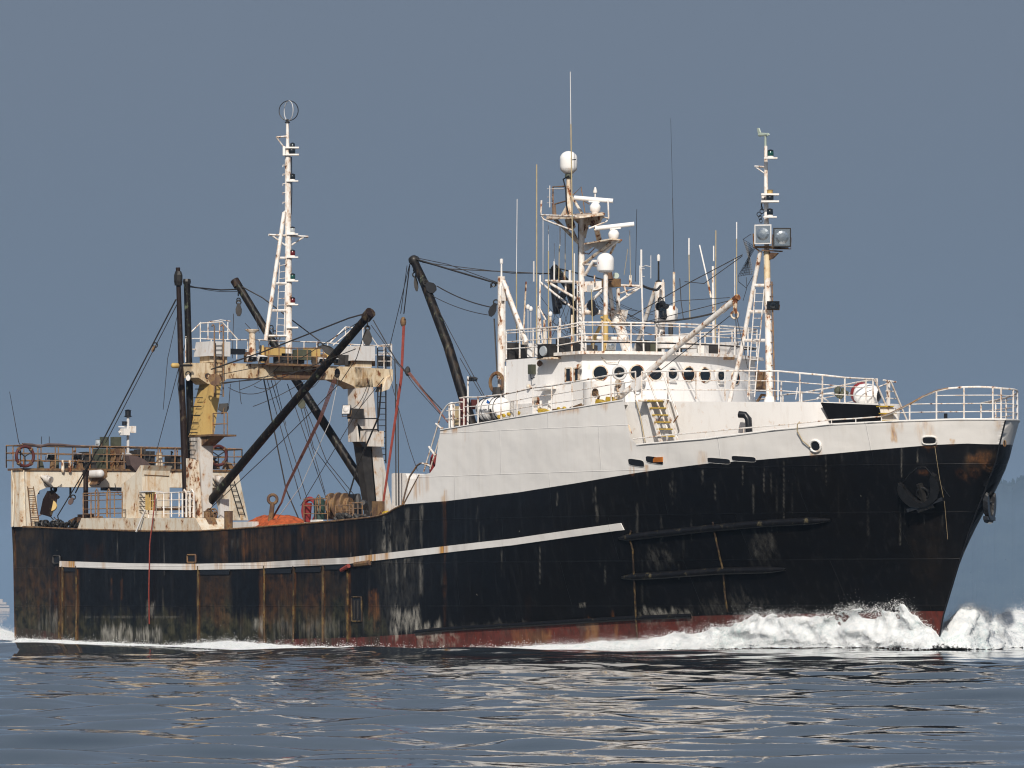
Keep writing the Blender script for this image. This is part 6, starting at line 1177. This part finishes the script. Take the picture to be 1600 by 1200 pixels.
# ------------------------------------------------------------------ water
def wxy(a, d): return CAM.x + RD.x * a + VD.x * d, CAM.y + RD.y * a + VD.y * d
def grow(start, step, end, g):
    out = [start]
    for k in range(400):
        if out[-1] < end: out.append(out[-1] + step * g ** k)
    return out
lat = list(np.arange(-26, 26.01, .2)); lp = grow(26, .4, 4500, 1.18)[1:]; lat = np.array([-x for x in lp[::-1]] + lat + lp)
dep = list(np.arange(40, 95, .14)) + list(np.arange(95, 250, .24)); dep = grow(40, .3, 60, 1.2)[0:0] + dep; dn = grow(250, .5, 9000, 1.10)[1:]
db = [40 - x for x in grow(0, .3, 300, 1.3)[1:]][::-1]; dep = np.array(db + dep + dn)
A, D = np.meshgrid(lat, dep, indexing='ij'); WX, WY = wxy(A, D)
def waves(x, y):
    z = np.zeros_like(x); rg = np.random.default_rng(5)
    for i in range(80):
        lam = .7 * (14 / .7) ** (rg.random()); k = 2 * math.pi / lam; th = TH + math.radians(90) + rg.normal(0, 1.0)
        slope = .0155 * (1.0 if lam > 1.4 else .75) * (1.3 if 1.5 < lam < 5 else 1) * (.62 if lam > 6 else 1)
        ph = rg.random() * 6.28; u = x * math.cos(th) + y * math.sin(th); v = -x * math.sin(th) + y * math.cos(th)
        env = .72 + .28 * np.sin(u / lam * .41 + v / lam * .33 + ph * 3)
        z += slope / k * np.sin(k * u + ph + .5 * np.sin(v / lam * .55 + ph * 2)) * env
    return z
dA = np.gradient(lat); fade = np.clip(.55 / np.maximum(dA, .2), 0, 1)[:, None] * np.clip(1.5 / np.maximum(np.gradient(dep), .2), 0, 1)[None, :]
fade = np.where(fade > .99, 1, fade ** 2)
eW = np.clip(-WY - 5.5, 0, None); Zw = waves(WX, WY) * fade * (1 - .62 * sm(105, 168, D)) * (1 - .55 * np.exp(-((eW - 9) / 7) ** 2) * (WX < 24) * (WX > -25) * (WY < 0))
def level(X, Y):                                             # the hull's own wave train
    e = -Y - 5.5; side = np.clip(e, 0, None)
    near = np.exp(-(np.maximum(e, 0) / 6.0) ** 2)
    prof = np.interp(X, [-12, 0, 6, 14, 20, 27, 34, 42, 50, 60], [.02, .0, -.02, -.08, -.22, -.22, -.12, .0, .1, 0])
    z = prof * near * (np.abs(Y) < 30)
    stern = np.exp(-((X - 2) / 16) ** 4)
    z += stern * .17 * np.exp(-((e - 4.6) / 2.4) ** 2)
    z -= (1 - sm(27, 42, X)) * sm(-40, -10, X) * .46 * np.clip((46 - e) / 33, 0, 1) * sm(3, 12, e)
    z += .16 * np.exp(-((e - 9 - (50 - X) * .25) / 2.6) ** 2) * sm(-5, 12, X) * (1 - sm(46, 56, X)) - .10 * np.exp(-((e - 14 - (50 - X) * .25) / 3) ** 2) * sm(-5, 12, X) * (1 - sm(46, 58, X))
    return z
Zw += level(WX, WY)
def grid_mesh(name, X, Y, Z, mat, attr=None):
    nx, ny = X.shape; V = np.stack([X.ravel(), Y.ravel(), Z.ravel()], 1).astype(np.float32); idx = np.arange(nx * ny).reshape(nx, ny)
    F = np.stack([idx[:-1, :-1].ravel(), idx[1:, :-1].ravel(), idx[1:, 1:].ravel(), idx[:-1, 1:].ravel()], 1).astype(np.int32)
    me = bpy.data.meshes.new(name); me.vertices.add(len(V)); me.vertices.foreach_set('co', V.ravel()); me.loops.add(F.size); me.loops.foreach_set('vertex_index', F.ravel())
    me.polygons.add(len(F)); me.polygons.foreach_set('loop_start', np.arange(0, F.size, 4, dtype=np.int32)); me.polygons.foreach_set('loop_total', np.full(len(F), 4, np.int32))
    me.polygons.foreach_set('use_smooth', [True] * len(F)); me.materials.append(mat)
    if attr is not None:
        at = me.attributes.new('edge', 'FLOAT', 'POINT'); at.data.foreach_set('value', attr.ravel().astype(np.float32))
    me.update(); me.validate(); o = bpy.data.objects.new(name, me); col.objects.link(o); return o
m, nt_, N_, L_, p_ = new_mat('sea_water'); p_.inputs['Base Color'].default_value = (.034, .044, .054, 1); p_.inputs['Roughness'].default_value = .0
p_.inputs['IOR'].default_value = 1.33; p_.inputs['Specular IOR Level'].default_value = .5
nn_ = nz(nt_, 3.0, 3, .5, (1, 1, 1), 2); b_ = N_.new('ShaderNodeBump'); b_.inputs['Strength'].default_value = .08; b_.inputs['Distance'].default_value = .03; L_.new(nn_, b_.inputs['Height']); L_.new(b_.outputs[0], p_.inputs['Normal'])
sea = tag(grid_mesh('water', WX, WY, Zw, m), kind='structure')
# ------------------------------------------------------------------ foam
m, nt_, N_, L_, p_ = new_mat('foam'); f1 = nz(nt_, 6.0, 10, .78); f2 = nz(nt_, 9, 6, .7, (1, 1, 1), 5)
f0 = nz(nt_, .8, 4, .55, (1, 1, 1), 8); L_.new(mixc(nt_, ramp(nt_, f1, .36, .60), mixc(nt_, ramp(nt_, f0, .52, .66), (.62, .68, .71), (.40, .52, .53)), (.85, .86, .86)), p_.inputs['Base Color']); p_.inputs['Roughness'].default_value = .75; p_.inputs['Specular IOR Level'].default_value = .2  # noise puts grey-blue shading and teal water patches into the foam colour
p_.inputs['Subsurface Weight'].default_value = 0
b_ = N_.new('ShaderNodeBump'); b_.inputs['Strength'].default_value = .8; b_.inputs['Distance'].default_value = .07; L_.new(f1, b_.inputs['Height']); L_.new(b_.outputs[0], p_.inputs['Normal'])
at = N_.new('ShaderNodeAttribute'); at.attribute_name = 'edge'
s1 = mth(nt_, 'MULTIPLY', at.outputs['Fac'], 1.0); n_ = N_.new('ShaderNodeMath'); n_.operation = 'ADD'; L_.new(s1, n_.inputs[0]); L_.new(ramp(nt_, f2, .3, .7, -.5, .5), n_.inputs[1])
L_.new(ramp(nt_, n_.outputs[0], .42, .58), p_.inputs['Alpha']); M['foam'] = m
fbm = lambda p, s_, o=5: mnoise.fractal(V3(p) * s_, 1.0, 2.1, o, noise_basis='PERLIN_ORIGINAL')
FO = []
def foam_ridge(name, line, hs, win, wout, z0, ds=.10, nt=34, rough=1.0, seed=0, solid=1.0):
    """line: list of (x, y); heights and inner/outer widths per point; profile highest on the line, falling outwards"""
    line = [V3((a, b, 0)) for a, b in line]; L_ = [0]
    for a, b in zip(line[:-1], line[1:]): L_.append(L_[-1] + (b - a).length)
    n = int(L_[-1] / ds); ss = np.linspace(0, L_[-1], n); lx = np.interp(ss, L_, [p.x for p in line]); ly = np.interp(ss, L_, [p.y for p in line])
    h = np.interp(ss, L_, hs); wi = np.interp(ss, L_, win); wo_ = np.interp(ss, L_, wout); zz = np.interp(ss, L_, z0)
    tx = np.gradient(lx); ty = np.gradient(ly); ln = np.hypot(tx, ty); ox, oy = ty / ln, -tx / ln
    ts = np.linspace(-1, 1, nt); X = np.zeros((n, nt)); Y = np.zeros((n, nt)); Z = np.zeros((n, nt)); E = np.zeros((n, nt)); crest = []
    for i in range(n):
        hv = h[i] * (1 + .22 * rough * fbm((lx[i], ly[i], seed), .8, 2))
        for j, t in enumerate(ts):
            o_ = t * (wo_[i] if t > 0 else wi[i]); x = lx[i] + ox[i] * o_; y = ly[i] + oy[i] * o_
            pr = max(0, 1 - abs(t) ** 1.9) ** .9 if t > 0 else math.exp(-(abs(t) * 1.9) ** 2)
            nz_ = fbm((x, y, hv * pr * 1.6 + seed), 1.3, 5); n2 = fbm((x + 9, y, hv * pr * 1.5), 5.5, 4)
            X[i, j] = x + ox[i] * .26 * rough * hv * (nz_ + .25 * n2); Y[i, j] = y + oy[i] * .26 * rough * hv * (nz_ + .25 * n2)
            lump = fbm((x, y * 1.3, hv * pr * 1.5 + seed), 2.3, 6); Z[i, j] = zz[i] + hv * pr * (1 + .12 * rough * nz_ + .10 * rough * lump) + .03 * hv * n2 + .015 * n2
            E[i, j] = (1.6 - (.0 if t < 0 else (.75 if solid == 1 else 1.2)) * abs(t) ** 4) * solid * min(1, (h[i] + .02) / .1) * min(1, (i + 2) / 5) * min(1, (n - 1 - i) / 12) * (1 if solid != 1 else min(1, .62 + i / 70))
        crest.append((X[i, nt // 2], Y[i, nt // 2], Z[i, nt // 2], hv))
    Z += level(X, Y) * 1.0 + .02
    FO.append((X, Y, Z, np.repeat(h[:, None], nt, 1), E)); o = tag(grid_mesh(name, X, Y, Z, M['foam'], E), kind='stuff'); return crest
def hull_line(pxs, off=.1): return [(p.x, p.y) for p in (H(a, 1012) + V3((0, -off, 0)) for a in pxs)]
pxs = [1477, 1460, 1440, 1400, 1340, 1290, 1260, 1215, 1180, 1140, 1100, 1050, 1000, 920, 850, 760, 690]
c1_ = foam_ridge('bow_wave', hull_line(pxs, .25), [.05, .80, 1.18, 1.42, 1.36, 1.24, 1.16, 1.34, 1.12, .80, .62, .48, .40, .29, .21, .14, .05][::1], [.5] * 17, [1.6, 2.0, 2.4, 2.9, 3.2, 3.4, 3.5, 3.6, 3.4, 3.2, 3.0, 2.8, 2.6, 2.3, 2.0, 1.8, 1.5], [0] * 17, .085, 40, 1.0, 1)
pp = [(52.75, .15), (52.35, .75), (51.5, 1.9), (50.2, 3.0), (48.4, 5.4), (46.0, 8.6), (43, 12.6), (39, 18)]
c2_ = foam_ridge('bow_wave', pp, [.02, .75, 1.3, 1.35, .8, 1.15, .95, .7], [.5, 1.2, 1.8, 2, 2.2, 2.4, 2.6, 2.6], [.5, .8, 1, 1.2, 1.5, 2, 2, 2], [0] * 8, .1, 40, 1.1, 7)
c3_ = foam_ridge('side_foam', hull_line([700, 660, 620, 580, 540, 500, 460, 420, 380, 340, 310, 270], .1), [.08, .09, .16, .20, .22, .22, .24, .30, .34, .28, .16, .06], [.4] * 12, [1.6, 2.4, 5, 7, 8, 8.5, 8.5, 8, 7, 5.5, 3.5, 1.5], [.02] * 12, .1, 36, .9, 3, .85)
c4_ = foam_ridge('side_foam', hull_line([300, 240, 180, 120, 90, 60, 35, 19], .05), [.04, .08, .1, .14, .16, .18, .2, .2], [.3] * 8, [1, 1.2, 1.5, 1.8, 2.0, 2.2, 2.4, 2.4], [.02] * 8, .1, 22, .8, 4, .85)
c5_ = foam_ridge('stern_wake', [(-.4, -5.6), (-4, -4.2), (-9, -3.6), (-16, -5)], [.02, .55, .50, .25], [1.5, 3, 4, 4], [1, 1.4, 1.6, 1.6], [.1, .1, .1, 0], .12, 26, 1.1, 5)
# spray: tiny droplets thrown off the foam surface
rp = np.random.default_rng(3); pts = []; rad = []
for k_, (X, Y, Z, Hh, E) in enumerate(FO):
    n_ = (70000, 42000, 16000, 5000, 14000)[k_]; nx, ny = X.shape
    wt = (Hh * (E > .5)).ravel() + 1e-6; wt = wt / wt.sum(); ii = rp.choice(nx * ny, n_, p=wt); h_ = Hh.ravel()[ii]
    P_ = np.stack([X.ravel()[ii], Y.ravel()[ii], Z.ravel()[ii]], 1); cl = np.clip(np.sin(P_[:, 0] * 3.1) + np.sin(P_[:, 0] * 7.7 + 1) + np.sin(P_[:, 0] * 17 + 2) + 1.2, .15, 3)
    up = rp.exponential(1.0, n_) * (.025 + .050 * h_) * cl
    P_ += rp.normal(0, .045, (n_, 3)) * (.5 + h_[:, None]); P_[:, 2] += up; out = rp.exponential(1.0, n_) * .04 * h_; P_[:, 1] -= out * (1 if k_ != 1 else -1)
    keep = P_[:, 2] > level(P_[:, 0], P_[:, 1]) - .03; pts.append(P_[keep]); rad.append((rp.uniform(.005, .014, n_) * np.clip(1.3 - up * 1.8, .5, 1.3))[keep])
pts = np.concatenate(pts); rad = np.concatenate(rad); n_ = len(pts); tet = np.array([(1, 0, -.5), (-.5, .87, -.5), (-.5, -.87, -.5), (0, 0, 1.2)])
V_ = (pts[:, None, :] + tet[None] * rad[:, None, None] * rp.uniform(.7, 1.4, (n_, 1, 3))).reshape(-1, 3).astype(np.float32)
F_ = (np.arange(n_)[:, None, None] * 4 + np.array([(0, 1, 3), (1, 2, 3), (2, 0, 3), (0, 2, 1)])[None]).reshape(-1).astype(np.int32)
me = bpy.data.meshes.new('spray'); me.vertices.add(len(V_)); me.vertices.foreach_set('co', V_.ravel()); me.loops.add(len(F_)); me.loops.foreach_set('vertex_index', F_)
me.polygons.add(len(F_) // 3); me.polygons.foreach_set('loop_start', np.arange(0, len(F_), 3, dtype=np.int32)); me.polygons.foreach_set('loop_total', np.full(len(F_) // 3, 3, np.int32)); me.update()
m, nt_, N_, L_, p_ = new_mat('spray_white'); p_.inputs['Base Color'].default_value = (.85, .87, .88, 1); p_.inputs['Roughness'].default_value = .5
me.materials.append(m); so = bpy.data.objects.new('spray', me); col.objects.link(so); tag(so, kind='stuff')
# ------------------------------------------------------------------ far shore, far vessel, haze
HD = 7500.0; mb = MB(); rh = random.Random(12)
m, nt_, N_, L_, p_ = new_mat('forest'); L_.new(mixc(nt_, ramp(nt_, nz(nt_, .02, 6, .6), .35, .65), (.012, .024, .028), (.03, .045, .045)), p_.inputs['Base Color']); p_.inputs['Roughness'].default_value = 1
hx = np.linspace(1330, 2300, 140); vs = []; fs = []
def ridge_y(px): return 953 - np.interp(px, [1330, 1420, 1480, 1540, 1600, 1700, 1900, 2150, 2300], [0, 60, 130, 186, 208, 250, 300, 200, 0]) - 4 * math.sin(px * .07) - 3 * math.sin(px * .19)
for px in hx:
    for j, (dd, f) in enumerate(((0, 0), (250, .35), (520, .72), (800, 1), (1400, .7))):
        base = DP(px, 953, HD + dd); top = (953 - ridge_y(px)) * HD / FOC * (1 + 800 / HD)
        vs.append((base.x, base.y, -2 + (top + 2) * f + (rh.uniform(-2, 2) if 0 < j < 3 else 0)))
for i in range(len(hx) - 1):
    for j in range(4): fs.append((i * 5 + j, i * 5 + j + 1, (i + 1) * 5 + j + 1, (i + 1) * 5 + j))
hill = tag(MB().add(vs, fs).build('hills', m), kind='structure')
mb = MB()
for i in range(900):
    px = rh.uniform(1440, 1950); f = rh.choice((1, 1, 1, rh.uniform(.3, 1))); dd = 800 * f; top = (953 - ridge_y(px)) * HD / FOC * (1 + 800 / HD); zb_ = top * f - 2; b = DP(px, 953, HD + dd); hgt = rh.uniform(4, 9) * (1.6 if rh.random() < .06 else 1); wdt = hgt * rh.uniform(.2, .42)
    base = V3((b.x, b.y, zb_))
    for k_ in range(3): mb.lathe(base + UP * hgt * (.12 + .26 * k_), [(wdt * (1 - .25 * k_) * rh.uniform(.8, 1.1), 0), (wdt * .25, hgt * .38)], UP, 6)
tag(mb.build('distant_forest', m), kind='stuff')
o = tag(empty('far_ferry', DP(-30, 953, 8000)), 'pale several decked vessel far off at the left edge of the frame', 'ferry'); o.location.z = 0
mw = plain('far_white', (.50, .43, .36), .6, 0, .1); mdk = plain('far_dark', (.05, .07, .10), .4)
def fb(a, b, y0_, y1_, dp_, nm, mt): 
    p0_ = DP(a, y0_, 8000 - dp_) - o.location; p1_ = DP(b, y0_, 8000 - dp_) - o.location; dz = (y0_ - y1_) * 8000 / FOC
    MB().prism([p0_, p1_, p1_ + UP * dz, p0_ + UP * dz], VD * (6 + 2 * dp_)).build(nm, mt, o)
fb(-90, 15, 956, 950, 2, 'hull', mw); fb(-80, 14, 950, 948.5, 1, 'window_band', mdk); fb(-80, 14.5, 948.5, 946, 2, 'deck', mw); fb(-76, 11, 946, 944.5, 1, 'window_band', mdk); fb(-70, 10, 944.5, 941, 2, 'deck', mw); fb(-40, 4, 941, 936, 1, 'bridge', mw)
# haze: one closed box of thin air around everything
bm_ = MB(); ctr = DP(800, 953, 3900); Rz = Matrix.Rotation(TH, 3, 'Z'); qx = []
for z in (-4.5, 150):
    for a, b in ((-5200, -400), (5200, -400), (5200, 10500), (-5200, 10500)): x_, y_ = wxy(a, b); qx.append((x_, y_, z))
bm_.hexa(qx)
m = bpy.data.materials.new('haze_air'); m.use_nodes = True; nt_ = m.node_tree; nt_.nodes.remove(nt_.nodes['Principled BSDF']); pv = nt_.nodes.new('ShaderNodeVolumePrincipled')
pv.inputs['Color'].default_value = (.46, .667, .945, 1); pv.inputs['Density'].default_value = .00009; pv.inputs['Anisotropy'].default_value = .0
nt_.links.new(pv.outputs[0], nt_.nodes['Material Output'].inputs['Volume'])
tag(bm_.build('haze', m), kind='stuff')
scn.cycles.volume_bounces = 0; scn.cycles.volume_max_steps = 32
